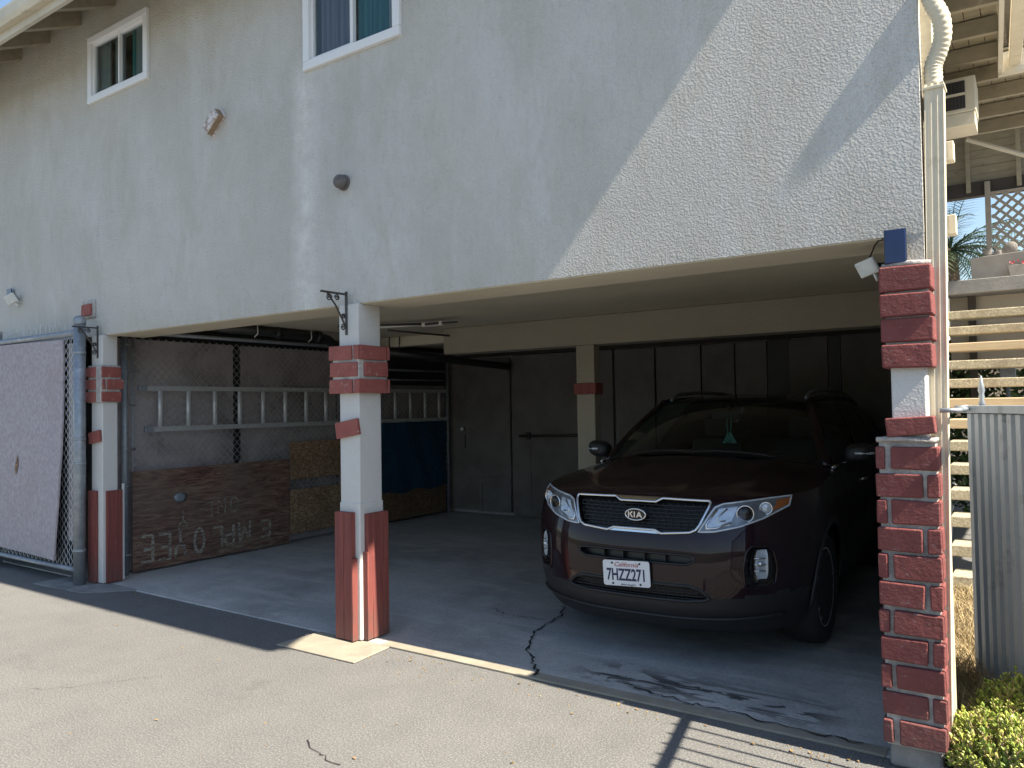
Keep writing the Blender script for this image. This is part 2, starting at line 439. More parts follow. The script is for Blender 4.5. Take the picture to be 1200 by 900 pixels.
m['lattice'] = simple('lattice_paint', (.33, .29, .24), .75, (.27, .24, .2), 8)
m['housewall'] = simple('beige_house_wall', (.44, .39, .32), .85, (.39, .345, .28), 4, 40, .004)
m['worn'] = mk_worn_letter(); m['wornfaint'] = mk_worn_letter('faint_white_paint', .55)
# ------------------------------------------------------------------ the ground
Y0 = 3.695                                   # front plane of the upper storey
g = MB(); g.grid([[(x, y, 0) for x in (-220, -60, -12, 0, 12, 60, 220)] for y in (-220, -60, -10, 4, 20, 60, 220)])
struct('asphalt_ground', g, m['asphalt'])
fl = MB(); fl.prism([(-14, 3.70, -.05), (-.36, 3.70, -.05), (-.36, 4.0, -.05), (-.54, 4.0, -.05), (-.86, 9.0, -.05), (-14, 9.0, -.05)], (0, 0, .060))
struct('carport_floor', fl, m['slab'], bevel=.004)
cb = MB(); cb.box(-3.60, -.60, 3.694, 3.785, 0, .0128)  # added strip, its cream tone stands for sun on the slab edge
struct('sunlit_slab_edge', cb, m['pad'], bevel=.004)
pd = MB(); pd.prism([(-4.20, 3.335, .0), (-3.49, 3.345, .0), (-3.52, 3.693, .0), (-4.17, 3.693, .0)], (0, 0, .0125))
struct('bare_concrete_pad', pd, m['pad'], bevel=.008)
pd = MB(); pd.prism([(-7.62, 3.35, .0), (-6.85, 3.40, .0), (-6.50, 3.72, .0), (-7.62, 3.74, .0)], (0, 0, .0120))
struct('grey_concrete_pad', pd, m['padgrey'], bevel=.005)

def crack(pts, w, seed):
    rnd = random.Random(seed); P = []
    for a, b in zip(pts[:-1], pts[1:]):
        n = max(2, int((Vector(b)-Vector(a)).length/.035))
        for i in range(n):
            t = i/n; P.append(Vector((a[0]+(b[0]-a[0])*t + rnd.uniform(-.022, .022), a[1]+(b[1]-a[1])*t + rnd.uniform(-.022, .022), 0)))
    P.append(Vector((*pts[-1], 0)))
    mb = MB(); L = []; Rr = []
    for i, p in enumerate(P):
        t = (P[min(i+1, len(P)-1)] - P[max(i-1, 0)]).normalized(); s = Vector((-t.y, t.x, 0)) * w * rnd.uniform(.25, 1.0)
        L.append(p + s); Rr.append(p - s)
    return L, Rr
m['crackdark'] = simple('crack_shadow', (.022, .022, .023), .95)
mb = MB()
for pts, w, s in (([(-3.06, 5.13), (-2.92, 4.8), (-2.90, 4.45), (-2.74, 4.12), (-2.47, 3.80), (-2.43, 3.72)], .011, 2), ([(-2.97, 4.72), (-3.3, 4.7), (-3.5, 4.78)], .005, 3), ([(-1.95, 3.86), (-1.55, 3.80), (-1.1, 3.77), (-.7, 3.76)], .008, 5)):
    L, Q = crack(pts, w, s)
    mb.grid([[(p.x, p.y, .0185) for p in L], [(p.x, p.y, .0185) for p in Q]])
struct('floor_cracks', mb, m['crackdark'])
CRA = [(-2.875, 2.446), (-2.75, 2.415), (-2.71, 2.39), (-2.56, 2.37)]; CRB = [(-4.75, 2.05), (-4.55, 2.25), (-4.3, 2.6)]
mb = MB()
for pts, w, s in ((CRA, .004, 8), (CRB, .0018, 9)):
    L, Q = crack(pts, w, s)
    mb.grid([[(p.x, p.y, .004) for p in L], [(p.x, p.y, .004) for p in Q]])
struct('asphalt_cracks', mb, m['crackdark'])

# ------------------------------------------------------------------ the apartment building
B = thing('apartment_building', 'grey stucco apartment building with white sliding windows above an open carport', 'building', (-4, 6.5, 0))
XR = -.39; XL = -14.0; ZB = 2.262
W1 = (-7.27, -6.295, 4.45, 5.05); W2 = (-4.27, -3.365, 3.98, 5.05)
def holed_wall(mb, x0, x1, z0, z1, y, d, holes):
    xs = sorted({x0, x1, *[h[0] for h in holes], *[h[1] for h in holes]}); zs = sorted({z0, z1, *[h[2] for h in holes], *[h[3] for h in holes]})
    for i in range(len(xs)-1):
        for j in range(len(zs)-1):
            cx, cz = (xs[i]+xs[i+1])/2, (zs[j]+zs[j+1])/2
            if any(h[0] < cx < h[1] and h[2] < cz < h[3] for h in holes): continue
            for yy in (y, y+d):
                mb.add([(xs[i], yy, zs[j]), (xs[i+1], yy, zs[j]), (xs[i+1], yy, zs[j+1]), (xs[i], yy, zs[j+1])], [(0, 1, 2, 3)])
    for a, b, c, e in holes + [(x0, x1, z0, z1)]:
        mb.add([(a, y, c), (b, y, c), (b, y, e), (a, y, e), (a, y+d, c), (b, y+d, c), (b, y+d, e), (a, y+d, e)], [(0, 1, 5, 4), (1, 2, 6, 5), (2, 3, 7, 6), (3, 0, 4, 7)])
w = MB(); holed_wall(w, XL, XR, ZB, 5.62, Y0, .16, [W1, W2])
obj('front_wall', w, m['stucco'], B, normals=True)
w = MB(); w.box(-.545, XR-.001, Y0+.0015, Y0+.158, 2.118, ZB+.001); obj('front_wall', w, m['stucco'], B)
# the wall left of the carport, behind the chain-link gate
w = MB(); w.box(XL, -9.6, Y0+.002, Y0+.16, 0, ZB); obj('ground_floor_wall', w, m['stucco'], B)
# lip under the front wall, beige
w = MB(); w.box(-7.0, -.556, Y0+.010, Y0+.36, ZB-.006, 2.4195); obj('beam_soffit', w, m['stucco_ceiling'], B)
# ceiling of the carport and the dropped beams
w = MB(); w.prism([(XL, Y0+.161, 2.42), (-.5, Y0+.161, 2.42), (-.5, 4.24, 2.42), (-.87, 9.1, 2.42), (XL, 9.1, 2.42)], (0, 0, .14)); obj('carport_ceiling', w, m['stucco_ceiling'], B)
w = MB(); w.box(-5.43, -.71, 6.6, 6.85, 2.135, 2.419); obj('dropped_beam', w, m['stucco_shaded'], B, bevel=.01)
w = MB(); w.box(-7.4, -5.432, 6.95, 7.1, 2.30, 2.419); obj('dropped_beam', w, m['stucco_ceiling'], B, bevel=.01)
# closed sides and back of the carport
w = MB(); w.box(-9.6, -.88, 9.02, 9.2, 0, 2.42); obj('carport_back_wall', w, m['panelgrey'], B)
def side(y): return -.42 - .075*(y-4)
w = MB()
w.add([(side(y)-dx, y, z) for z in (0.0, 5.6) for y in (4.25, 16) for dx in (0, .14)], [(0, 1, 3, 2), (4, 6, 7, 5), (0, 4, 5, 1), (2, 3, 7, 6), (0, 2, 6, 4), (1, 5, 7, 3)])
obj('side_wall', w, m['stucco'], B)
w = MB(); w.box(XR-.16, XR-.002, Y0+.161, 4.24, 2.0, 5.6); obj('wing_wall', w, m['stucco'], B)
w = MB(); w.box(XR-.165, XR-.07, 3.862, 4.245, .015, 2.0); obj('wing_wall', w, m['stucco'], B)
w = MB(); w.box(-9.75, -9.6, Y0+.161, 9.0, 0, 2.42); obj('partition', w, m['stucco'], B)

# windows: frame, sashes, panes, curtains
def window(x0, x1, z0, z1, dark_left, label=None):
    fr = MB(); d0, d1 = Y0-.028, Y0+.05; t = .052
    fr.box(x0-.012, x1+.012, d0, d1, z0-.012, z0+t); fr.box(x0-.012, x1+.012, d0, d1, z1-t, z1+.012)
    fr.box(x0-.012, x0+t, d0+.001, d1, z0+t, z1-t); fr.box(x1-t, x1+.012, d0+.001, d1, z0+t, z1-t)
    o = obj('window', fr, m['white'], B, bevel=.006)
    mid = (x0+x1)/2 - .01
    def child(name, mb, mat, **k):
        c = obj(name, mb, mat, o, local=True, **k); return c
    sh = wpos(B)
    def loc(mb): mb.v = [tuple(Vector(p) - sh) for p in mb.v]; return mb
    s = MB(); y0, y1 = Y0-.004, Y0+.032
    for a, b, yo in ((x0+t, mid+.03, 0), (mid-.012, x1-t, .012)):
        q = .022
        s.box(a, b, y0+yo, y1+yo, z0+t, z0+t+q); s.box(a, b, y0+yo, y1+yo, z1-t-q, z1-t)
        s.box(a, a+q, y0+yo+.001, y1+yo, z0+t+q, z1-t-q); s.box(b-q, b, y0+yo+.001, y1+yo, z0+t+q, z1-t-q)
    child('sash', loc(s), m['white'], bevel=.003)
    for a, b, yo in ((x0+t+.028, mid+.002, .018), (mid+.016, x1-t-.028, .030)):
        p = MB(); p.box(a, b, Y0+yo-.003, Y0+yo+.003, z0+t+.02, z1-t-.02); child('pane', loc(p), m['wglass'])
    def curt(a, b, mat, y):
        P = []
        for zz in (z0+.02, z1-.02):
            P.append([(a+(b-a)*i/40, y + .028*math.sin(i*.95+1.2*math.sin(i*.31)), zz) for i in range(41)])
        c = MB(); c.grid(P); child('curtain', loc(c), mat, smooth=True)
    wd = mid - x0
    if dark_left:
        curt(x0+.02, x0+.02+wd*.34, m['palecurtain'], Y0+.095); curt(x0+wd*.62, x0+wd*.82, m['palecurtain'], Y0+.10)
        curt(mid+.05, x1-.02, m['tealcurtain'], Y0+.115); curt(mid+.20, mid+.27, m['palecurtain'], Y0+.085)
    else:
        curt(x0+.05, x0+wd*.76, m['curtain'], Y0+.10)
        curt(mid-.02, mid+wd*.6, m['tealcurtain'], Y0+.10); curt(mid+wd*.62, x1-.02, m['palecurtain'], Y0+.105)
    r = MB(); r.add([(x0, Y0+.5, z0), (x1, Y0+.5, z0), (x1, Y0+.5, z1), (x0, Y0+.5, z1), (x0, Y0+.161, z0), (x1, Y0+.161, z0), (x1, Y0+.161, z1), (x0, Y0+.161, z1)], [(0, 1, 2, 3), (0, 1, 5, 4), (1, 2, 6, 5), (2, 3, 7, 6), (3, 0, 4, 7)])
    child('dim_interior', loc(r), m['roomdark'])
    if label: o['label'] = label
window(*W1, True, 'small high sliding window')
window(*W2, False, 'taller sliding window cut by the picture top')

# roof, eave boards, rafters, gutter
XE = .33
rf = MB()
def sl(y): return 5.40 + (y - Y0)*.52              # underside of roof boards
rf.add([(XL, Y0-.60, sl(Y0-.60)), (XE, Y0-.60, sl(Y0-.60)), (XE, 9.5, sl(9.5)), (XL, 9.5, sl(9.5))], [(0, 1, 2, 3)])
rf.add([(XL, Y0-.60, sl(Y0-.60)+.05), (XE, Y0-.60, sl(Y0-.60)+.05), (XE, 9.5, sl(9.5)+.05), (XL, 9.5, sl(9.5)+.05)], [(0, 1, 2, 3)])
rf.add([(XE, Y0-.60, sl(Y0-.60)), (XE, Y0-.60, sl(Y0-.60)+.05), (XE, 9.5, sl(9.5)+.05), (XE, 9.5, sl(9.5))], [(0, 1, 2, 3)])
rf.add([(XL, 9.5, sl(9.5)), (XE, 9.5, sl(9.5)), (XE, 16, sl(5.0)), (XL, 16, sl(5.0))], [(0, 1, 2, 3)])
roof = obj('roof', rf, m['eavewood'], B)
sh = wpos(B)
def bchild(name, mb, mat, par, **k):
    mb.v = [tuple(Vector(p) - sh) for p in mb.v]; return obj(name, mb, mat, par, local=True, **k)
x = -8.70 - .61*8; 
while x < XE - .1:
    r_ = MB(); r_.prism([(x-.045, Y0+.02, sl(Y0+.02)-.001), (x-.045, Y0-.535, sl(Y0-.535)-.001), (x-.045, Y0-.535, sl(Y0-.535)-.135), (x-.045, Y0+.02, sl(Y0+.02)-.155)], (.09, 0, 0))
    bchild('rafter', r_, m['eavewood'], roof, bevel=.006); x += .61
f_ = MB(); f_.box(XL, XE, Y0-.575, Y0-.536, 4.955, 5.135); bchild('fascia', f_, m['fascia'], roof, bevel=.005)
f_ = MB(); f_.prism([(XE-.04, Y0-.535, 4.99), (XE-.04, Y0+.3, 5.40), (XE-.04, Y0+.3, 5.55), (XE-.04, Y0-.535, 5.13)], (.038, 0, 0))
bchild('barge_board', f_, m['fascia'], roof)
gt = MB()
prof = [(-.577, 5.150), (-.577, 5.025), (-.635, 5.02), (-.655, 5.06), (-.665, 5.135), (-.665, 5.15), (-.652, 5.15), (-.65, 5.135), (-.63, 5.045), (-.59, 5.04), (-.59, 5.15)]
gt.prism([(XL, Y0+a, b) for a, b in prof], (XE-XL, 0, 0)); bchild('gutter', gt, m['trim'], roof)
# ------------------------------------------------------------------ pillars
rb = random.Random(3)
def brickbox(x0, x1, y0, y1, z0, z1, j=.003, rz=0, rx=0, ry=0):
    """one brick with slightly uneven corners"""
    mb = MB()
    c = Vector(((x0+x1)/2, (y0+y1)/2, (z0+z1)/2)); s = Vector((x1-x0, y1-y0, z1-z0))
    q = (Matrix.Rotation(rz, 3, 'Z') @ Matrix.Rotation(ry, 3, 'Y') @ Matrix.Rotation(rx, 3, 'X'))
    mb.cbox(c, s, q)
    mb.v = [tuple(p[i] + rb.uniform(-j, j) for i in range(3)) for p in mb.v]
    return mb
P1 = thing('brick_pillar', 'tall dark red brick pillar with thick jutting bricks at the right edge of the carport', 'pillar', (-.47, 3.73, 0), group='carport pillars')
c_ = MB(); c_.box(-.525, -.392, 3.625, 3.86, 0.10, 2.116); obj('post', c_, m['stucco_post'], P1, bevel=.008)
c_ = MB(); c_.box(-.578, -.366, 3.614, 3.84, .10, 1.372); c_.box(-.54, -.372, 3.616, 3.84, 1.69, 2.11)
obj('mortar_joints', c_, m['mortar'], P1)
c_ = MB(); c_.box(-.572, -.375, 3.628, 3.85, .0, .115); c_.v = [tuple(q_ + rb.uniform(-.008, .008) for q_ in p) for p in c_.v]; obj('rough_base', c_, m['padgrey'], P1, bevel=.018)
z = .112
for k in range(11):
    h = .098 + rb.uniform(-.003, .003); yy = 3.594 + rb.uniform(-.008, .006); j = rb.uniform(-.006, .006)
    if k % 2 == 0: spans = [(-.592, -.553), (-.535+j, -.352)]
    else: spans = [(-.592, -.418+j), (-.400+j, -.350)]
    for a, b in spans:
        obj('brick', brickbox(a, b, yy+rb.uniform(-.003, .003), 3.85, z, z+h), m['brick'], P1, bevel=.007)
    z += .1145
c_ = MB(); c_.tube([(-.585, 3.61, 1.382), (-.5, 3.60, 1.387), (-.36, 3.61, 1.380)], .014, 8, flat=.8); c_.box(-.585, -.36, 3.61, 3.84, 1.372, 1.389)
obj('mortar_cap', c_, m['mortar'], P1, smooth=True)
for z0, z1, a, b in ((1.684, 1.785, -.552, -.360), (1.797, 1.893, -.556, -.357), (1.903, 1.998, -.556, -.358), (2.010, 2.115, -.556, -.357)):
    obj('brick', brickbox(a, b, 3.592+rb.uniform(-.004, .004), 3.85, z0, z1), m['brick'], P1, bevel=.008)
obj('brick', brickbox(-.545, -.362, 3.586, 3.70, 1.402, 1.478, rx=0, ry=R(-4)), m['brick'], P1, bevel=.006, label='single loose tilted brick on the bare post')
c_ = MB(); c_.tube([(-.545, 3.62, 2.120), (-.45, 3.61, 2.126), (-.36, 3.62, 2.119)], .012, 8); obj('mortar_cap', c_, m['mortar'], P1, smooth=True)

P2 = thing('brick_pillar', 'white middle pillar with three pink brick bands and red base boards, standing alone in the carport opening', 'pillar', (-3.845, 3.79, 0), group='carport pillars')
c_ = MB(); c_.box(-3.938, -3.752, 3.668, 3.882, .9, ZB-.001); c_.box(-3.942, -3.748, 3.662, 3.888, 0.015, .925)
obj('post', c_, m['stucco_post'], P2, bevel=.012)
c_ = MB(); c_.box(-3.970, -3.718, 3.636, 3.908, 1.662, 1.972); obj('mortar_joints', c_, m['mortar'], P2, bevel=.008)
for k, z in enumerate((1.655, 1.768, 1.880)):
    o_ = rb.uniform(-.004, .004)
    for a, b in (((-3.992, -3.775), (-3.757, -3.708)) if k != 1 else ((-3.980, -3.722),)):
        obj('brick', brickbox(a+o_, b+o_, 3.622, 3.66, z, z+.094, .0025), m['pinkbrick'], P2, bevel=.006)
    for a, b in (((3.680, 3.900),) if k == 1 else ((3.640, 3.885), (3.898, 3.918))):
        obj('brick', brickbox(-3.745, -3.702+rb.uniform(-.003, .003), a, b, z, z+.094, .0025), m['pinkbrick'], P2, bevel=.006)
obj('brick', brickbox(-3.952, -3.738, 3.640, 3.668, 1.365, 1.470, .003, ry=R(-9)), m['pinkbrick'], P2, bevel=.005, label='single tilted brick on the white post')
for a, b in ((-3.948, -3.868), (-3.866, -3.79)):
    c_ = MB(); c_.box(a, b, 3.622, 3.661, .02, .862); obj('base_board', c_, m['redboard'], P2, bevel=.004)
c_ = MB(); c_.box(-3.789, -3.772, 3.612, 3.661, .02, .56); obj('base_board', c_, m['redboard'], P2, bevel=.003)
for a, b in ((3.700, 3.742), (3.744, 3.895)):
    c_ = MB(); c_.box(-3.747, -3.712, a, b, .02, .850); obj('base_board', c_, m['redboard'], P2, bevel=.004)
c_ = MB(); c_.box(-3.747, -3.704, 3.684, 3.6985, .02, .60); obj('base_board', c_, m['redboard'], P2, bevel=.003)

P3 = thing('brick_pillar', 'white pillar with a red brick band behind the round grey gate post', 'pillar', (-7.1, 3.73, 0), group='carport pillars')
c_ = MB(); c_.box(-7.195, -7.004, 3.664, 3.806, .015, ZB-.001); obj('post', c_, m['stucco_post'], P3, bevel=.010)
c_ = MB(); c_.box(-7.215, -6.985, 3.642, 3.822, 1.645, 1.985); obj('mortar_joints', c_, m['mortar'], P3, bevel=.006)
for k, z in enumerate((1.652, 1.765, 1.875)):
    obj('brick', brickbox(-7.235, -7.075, 3.628, 3.66, z, z+.092), m['pinkbrick'], P3, bevel=.005)
    for a, b in (((3.65, 3.68), (3.695, 3.845)) if k == 1 else ((3.645, 3.825),)):
        obj('brick', brickbox(-7.0, -6.972, a, b, z, z+.092), m['pinkbrick'], P3, bevel=.005)
obj('brick', brickbox(-7.2, -7.01, 3.636, 3.662, 1.28, 1.385, .003, ry=R(-8)), m['pinkbrick'], P3, bevel=.005)
c_ = MB(); c_.box(-7.20, -7.075, 3.632, 3.662, .02, .845); obj('base_board', c_, m['redboard'], P3, bevel=.004)
c_ = MB(); c_.box(-7.002, -6.972, 3.690, 3.832, .02, .845); obj('base_board', c_, m['redboard'], P3, bevel=.004)
c_ = MB(); c_.box(-7.002, -6.985, 3.836, 3.858, .02, .90); obj('corner_strip', c_, m['stucco_post'], P3, bevel=.004)

P4 = thing('inner_post', 'slim beige post with one red band behind the dark car hood', 'pillar', (-3.65, 6.72, 0), group='carport pillars')
c_ = MB(); c_.box(-3.765, -3.565, 6.62, 6.74, .014, 2.136); obj('post', c_, m['stucco_shaded'], P4, bevel=.008)
c_ = MB(); c_.box(-3.785, -3.545, 6.60, 6.76, 1.655, 1.765); obj('red_band', c_, m['redboard'], P4, bevel=.006)

lone = brickbox(-7.37, -7.20, 3.655, 3.70, 2.455, 2.56); t = thing('wall_brick', 'single red brick stuck on the wall just above the round gate post', 'brick', (-7.28, 3.69, 2.45))
obj('brick', lone, m['pinkbrick'], t, bevel=.005)
c_ = MB(); c_.box(-7.38, -7.17, 3.672, 3.703, 2.43, 2.60); obj('mortar', c_, m['mortar'], t, bevel=.02)

# ------------------------------------------------------------------ chain-link
def chainlink(mb, O, u, v, W, H, pitch=.082, r=.003):
    O = Vector(O); u = Vector(u); v = Vector(v); n = u.cross(v).normalized()
    hp = pitch/2; nw = int(W/hp); ns = int(H/hp)
    for i in range(nw):
        pts = []
        for j in range(ns+1):
            a = (i + ((i + j) % 2)) * hp
            pts.append(O + u*a + v*(j*hp) + n*(.003 if (i+j) % 2 else -.003))
        for a, b in zip(pts[:-1], pts[1:]):
            d = (b-a).normalized(); s = d.cross(n).normalized()*r; q = n*r
            mb.add([a+s, a-s*.5+q*.87, a-s*.5-q*.87, b+s, b-s*.5+q*.87, b-s*.5-q*.87], [(0, 1, 4, 3), (1, 2, 5, 4), (2, 0, 3, 5)])

FX = -7.2
F1 = thing('chain_link_fence', 'chain-link side fence running back along the left bay behind the hanging ladder', 'fence', (FX, 6.4, 0))
c_ = MB(); chainlink(c_, (FX-.01, 4.08, .06), (0, 1, 0), (0, 0, 1), 4.72, 2.24); obj('chain_mesh', c_, m['wire'], F1, normals=False)
c_ = MB(); c_.cyl((FX, 3.98, 0.01), (FX, 3.98, 2.40), .030); obj('fence_post', c_, m['galv'], F1, smooth=True)
c_ = MB(); c_.cyl((FX, 8.82, 0.01), (FX, 8.82, 2.35), .026); obj('fence_post', c_, m['galv'], F1, smooth=True)
c_ = MB(); c_.cyl((FX-.02, 4.07, .04), (FX-.02, 4.07, 2.36), .008, 8); obj('tension_bar', c_, m['galv'], F1, smooth=True)
for z in (.2, .85, 1.2, 1.62, 1.95, 2.2):
    c_ = MB(); c_.tube([(FX+.032, 3.97, z), (FX+.034, 4.0, z), (FX-.01, 4.085, z)], .008, 6); obj('fence_clamp', c_, m['galv'], F1, smooth=True)
c_ = MB(); c_.cyl((FX, 4.0, 2.325), (FX, 8.82, 2.325), .02); obj('top_rail', c_, m['galv'], F1, smooth=True)

# boards of the stall beyond the fence
t = thing('stall_boarding', 'grey boards of the storage stall seen through the chain-link mesh', 'boarding', (-7.32, 6.4, 0))
for a, b in ((3.83, 5.26), (5.33, 6.75), (6.78, 8.9)):
    c_ = MB(); c_.box(-7.34, -7.31, a, b, .02, 2.27); obj('board', c_, m['panelgrey'], t, bevel=.003)
c_ = MB(); c_.box(-7.40, -7.345, 3.83, 9.0, .0, 2.41); obj('backing', c_, m['black'], t)  # black sheet standing in for the dark above and between the boards
c_ = MB(); c_.box(-7.345, -7.30, 5.255, 5.335, 1.0, 2.3); obj('cover_strip', c_, m['black'], t)  # black strip standing in for the dark gap between two boards

t = thing('plywood_panel', 'large weathered brown plywood panel with faint hand-painted upside-down words', 'panel', (FX+.03, 4.97, 0))
c_ = MB(); n_ = 26
P = [[(FX+.012+.004*math.sin(y*5), y, z) for y in [4.035 + 1.865*i/n_ for i in range(n_+1)]] for z in (.03, .985)]
c_.grid(P); c_.grid([[(p[0]+.016, p[1], p[2]) for p in r_] for r_ in P])
for e in (0, n_): c_.add([P[0][e], P[1][e], (P[1][e][0]+.016, *P[1][e][1:]), (P[0][e][0]+.016, *P[0][e][1:])], [(0, 1, 2, 3)])
for r_ in P: c_.grid([r_, [(p[0]+.016, p[1], p[2]) for p in r_]])
obj('panel_board', c_, m['ply'], t)
# brush lettering, painted when the sheet stood the other way up
STK = {'E': [[(0, 0), (0, 1), (.7, 1)], [(0, .52), (.55, .52)], [(0, 0), (.7, 0)]], 'M': [[(0, 0), (.08, 1), (.42, .3), (.76, 1), (.86, 0)]],
       'P': [[(0, 0), (0, 1), (.5, .98), (.62, .75), (.5, .52), (0, .48)]], 'L': [[(0, 1), (0, 0), (.62, 0)]],
       'O': [[(.32, 1), (.06, .8), (0, .45), (.12, .1), (.34, 0), (.58, .15), (.66, .5), (.56, .86), (.32, 1)]],
       'Y': [[(0, 1), (.1, .62), (.34, .5), (.6, .62), (.68, 1)], [(.34, .5), (.34, 0)]], 'N': [[(0, 0), (0, 1), (.6, 0), (.6, 1)]],
       'A': [[(0, 0), (.32, 1), (.64, 0)], [(.14, .38), (.5, .38)]], 'R': [[(0, 0), (0, 1), (.5, .98), (.6, .75), (.5, .52), (0, .5)], [(.2, .5), (.62, 0)]],
       'K': [[(0, 0), (0, 1)], [(.58, 1), (0, .42)], [(.18, .56), (.62, 0)]], 'I': [[(0, 0), (0, 1)]], 'G': [[(.62, .82), (.35, 1), (.08, .8), (0, .45), (.14, .1), (.4, 0), (.64, .2), (.64, .46), (.4, .46)]]}
def brush(word, ys, zs, hs, w, th, name):
    mb = MB()
    for ch, yc, zc, h in zip(word, ys, zs, hs):
        for st in STK[ch]:
            Q = []
            for a, b in zip(st[:-1], st[1:]):
                for i in range(5): Q.append((a[0]+(b[0]-a[0])*i/5, a[1]+(b[1]-a[1])*i/5))
            Q.append(st[-1])
            # turned half round: letter right is toward smaller y mirrored, letter up is down
            pts = [Vector((FX+.0345, yc + (.33 - q[0])*w*-1 * -1, zc - (q[1]-.5)*h)) for q in Q]
            L = []; S = []
            for i, p in enumerate(pts):
                d = (pts[min(i+1, len(pts)-1)] - pts[max(0, i-1)]).normalized(); s = Vector((0, -d.z, d.y))*th*rb.uniform(.75, 1.1)
                L.append(p+s); S.append(p-s)
            mb.grid([L, S])
    return mb
ys = [5.62, 5.27, 5.02, 4.86, 4.66, 4.47, 4.33, 4.18]
for ch, y_, z_, h_ in zip('EMPLOYEE', [5.56, 5.30, 5.09, 4.95, 4.74, 4.53, 4.36, 4.18], [.235, .245, .235, .225, .225, .225, .225, .23], [.17, .21, .21, .21, .25, .25, .25, .25]):
    obj('painted_letter', brush(ch, [y_], [z_], [h_], .17, .017, 'w'), m['worn'], t)
for ch, y_, z_, h_ in zip('ONLY', [5.16, 5.00, 4.84, 4.56], [.55, .55, .53, .45], [.16, .16, .15, .2]):
    obj('painted_letter', brush(ch, [y_], [z_], [h_], .14, .010, 'w'), m['wornfaint'], t)
c_ = MB(); c_.lathe([(.05, 0), (.055, .004), (.03, .012), (.0, .012)], 14, 'x', (FX+.029, 4.53, .69)); 
c_.v = [(p[0], 4.53+(p[1]-4.53)*1.35, p[2]) for p in c_.v]
obj('metal_plate', c_, m['galv'], t, smooth=True)

for z0, z1, lab in ((.742, 1.180, 'orange strand board, upper of two on the fence beside the plywood'), (.118, .625, 'orange strand board, lower of two on the fence beside the plywood')):
    c_ = MB(); c_.box(FX+.012, FX+.027, 5.915, 6.90, z0, z1)
    tag(obj('strand_board', c_, m['osb'], loc=(FX+.02, 6.4, z0), bevel=.002), lab, 'board', 'strand boards on the side fence')
c_ = MB(); c_.box(FX+.012, FX+.027, 7.30, 8.72, .06, .440)
tag(obj('strand_board', c_, m['osbdark'], loc=(FX+.02, 8.0, .06), bevel=.002), 'dim brown strand board under the blue tarp, deep in the left bay', 'board', 'strand boards on the side fence')
c_ = MB(); n_ = 24
for dx in (.03, .045):
    c_.grid([[(FX+dx+.012*math.sin(i*.9+j*.7)*(1 if dx < .04 else .9), 7.32+1.40*i/n_, .42+.95*j/8 + (.02*math.sin(i*.6) if j == 0 else 0)) for i in range(n_+1)] for j in range(9)])
tag(obj('blue_tarp', c_, m['blue'], loc=(FX+.04, 8.0, .42), smooth=True), 'dark blue tarp hanging on the fence below the ladder end', 'tarp')
t = thing('wall_shelf', 'dark shelf of long stored pieces above the ladder end in the left bay', 'shelf', (FX, 8.0, 1.9))
for z, r_ in ((1.93, .012), (2.06, .016)):
    c_ = MB(); c_.cyl((FX+.06, 7.2, z), (FX+.06, 8.72, z+.01), r_, 10); obj('rail', c_, m['galv'], t, smooth=True)
c_ = MB(); c_.box(FX+.015, FX+.03, 7.05, 8.74, 1.86, 2.24); obj('shelf_back', c_, m['black'], t, bevel=.003)

# ------------------------------------------------------------------ ladder
LD = thing('aluminium_ladder', 'long aluminium ladder hanging sideways on the chain-link fence', 'ladder', (FX+.05, 6.5, 1.38))
za, zb = 1.385, 1.785
for z, y0 in ((za, 4.20), (zb, 4.14)):
    c_ = MB(); q = .025
    c_.box(FX+.035, FX+.041, y0, 8.75, z-q, z+q-.004); c_.box(FX+.041, FX+.062, y0, 8.75, z-q, z-q+.006); c_.box(FX+.041, FX+.062, y0, 8.75, z+q-.010, z+q-.004)
    r_ = obj('side_rail', c_, m['alu'], LD)
    e = MB(); e.box(FX+.030, FX+.068, y0-.055, y0+.03, z-.028, z+.026); e.v = [tuple(Vector(p)-wpos(LD)) for p in e.v]
    obj('rail_foot', e, m['galv'], r_, local=True, bevel=.006)
y = 4.313
while y < 8.72:
    c_ = MB(); c_.tube([(FX+.046, y, za+.02), (FX+.046, y, zb-.02)], .027, 10, flat=.7); obj('rung', c_, m['alu'], LD, smooth=True); y += .3045

# ------------------------------------------------------------------ front chain-link gate on the left
G = thing('chain_link_gate', 'chain-link gate with spiky wire top left of the pillars', 'gate', (-8.0, 3.55, 0))
c_ = MB(); chainlink(c_, (-10.6, 3.56, .12), (1, 0, 0), (0, 0, 1), 3.33, 2.21); obj('chain_mesh', c_, m['wire'], G, normals=False)
c_ = MB(); c_.cyl((-7.18, 3.55, .01), (-7.18, 3.55, 2.36), .050, 20); c_.lathe([(.053, 2.355), (.056, 2.37), (.056, 2.40), (.038, 2.43), (.0, 2.44)], 20, 'z', (-7.18, 3.55, 0))
po = obj('gate_post', c_, m['galv'], G, smooth=True)
for xx in (-8.80, -10.6):
    c_ = MB(); c_.cyl((xx, 3.55, .03), (xx, 3.55, 2.40), .03, 14); obj('gate_stile', c_, m['galv'], G, smooth=True)
for z, r_ in ((2.285, .030), (.135, .024)):
    c_ = MB(); c_.cyl((-10.6, 3.55, z), (-7.24, 3.55, z), r_, 12); obj('gate_rail', c_, m['galv'], G, smooth=True)
c_ = MB(); c_.cyl((-7.27, 3.55, .1), (-7.27, 3.55, 2.33), .012, 8); obj('tension_bar', c_, m['galv'], G, smooth=True)
c_ = MB()
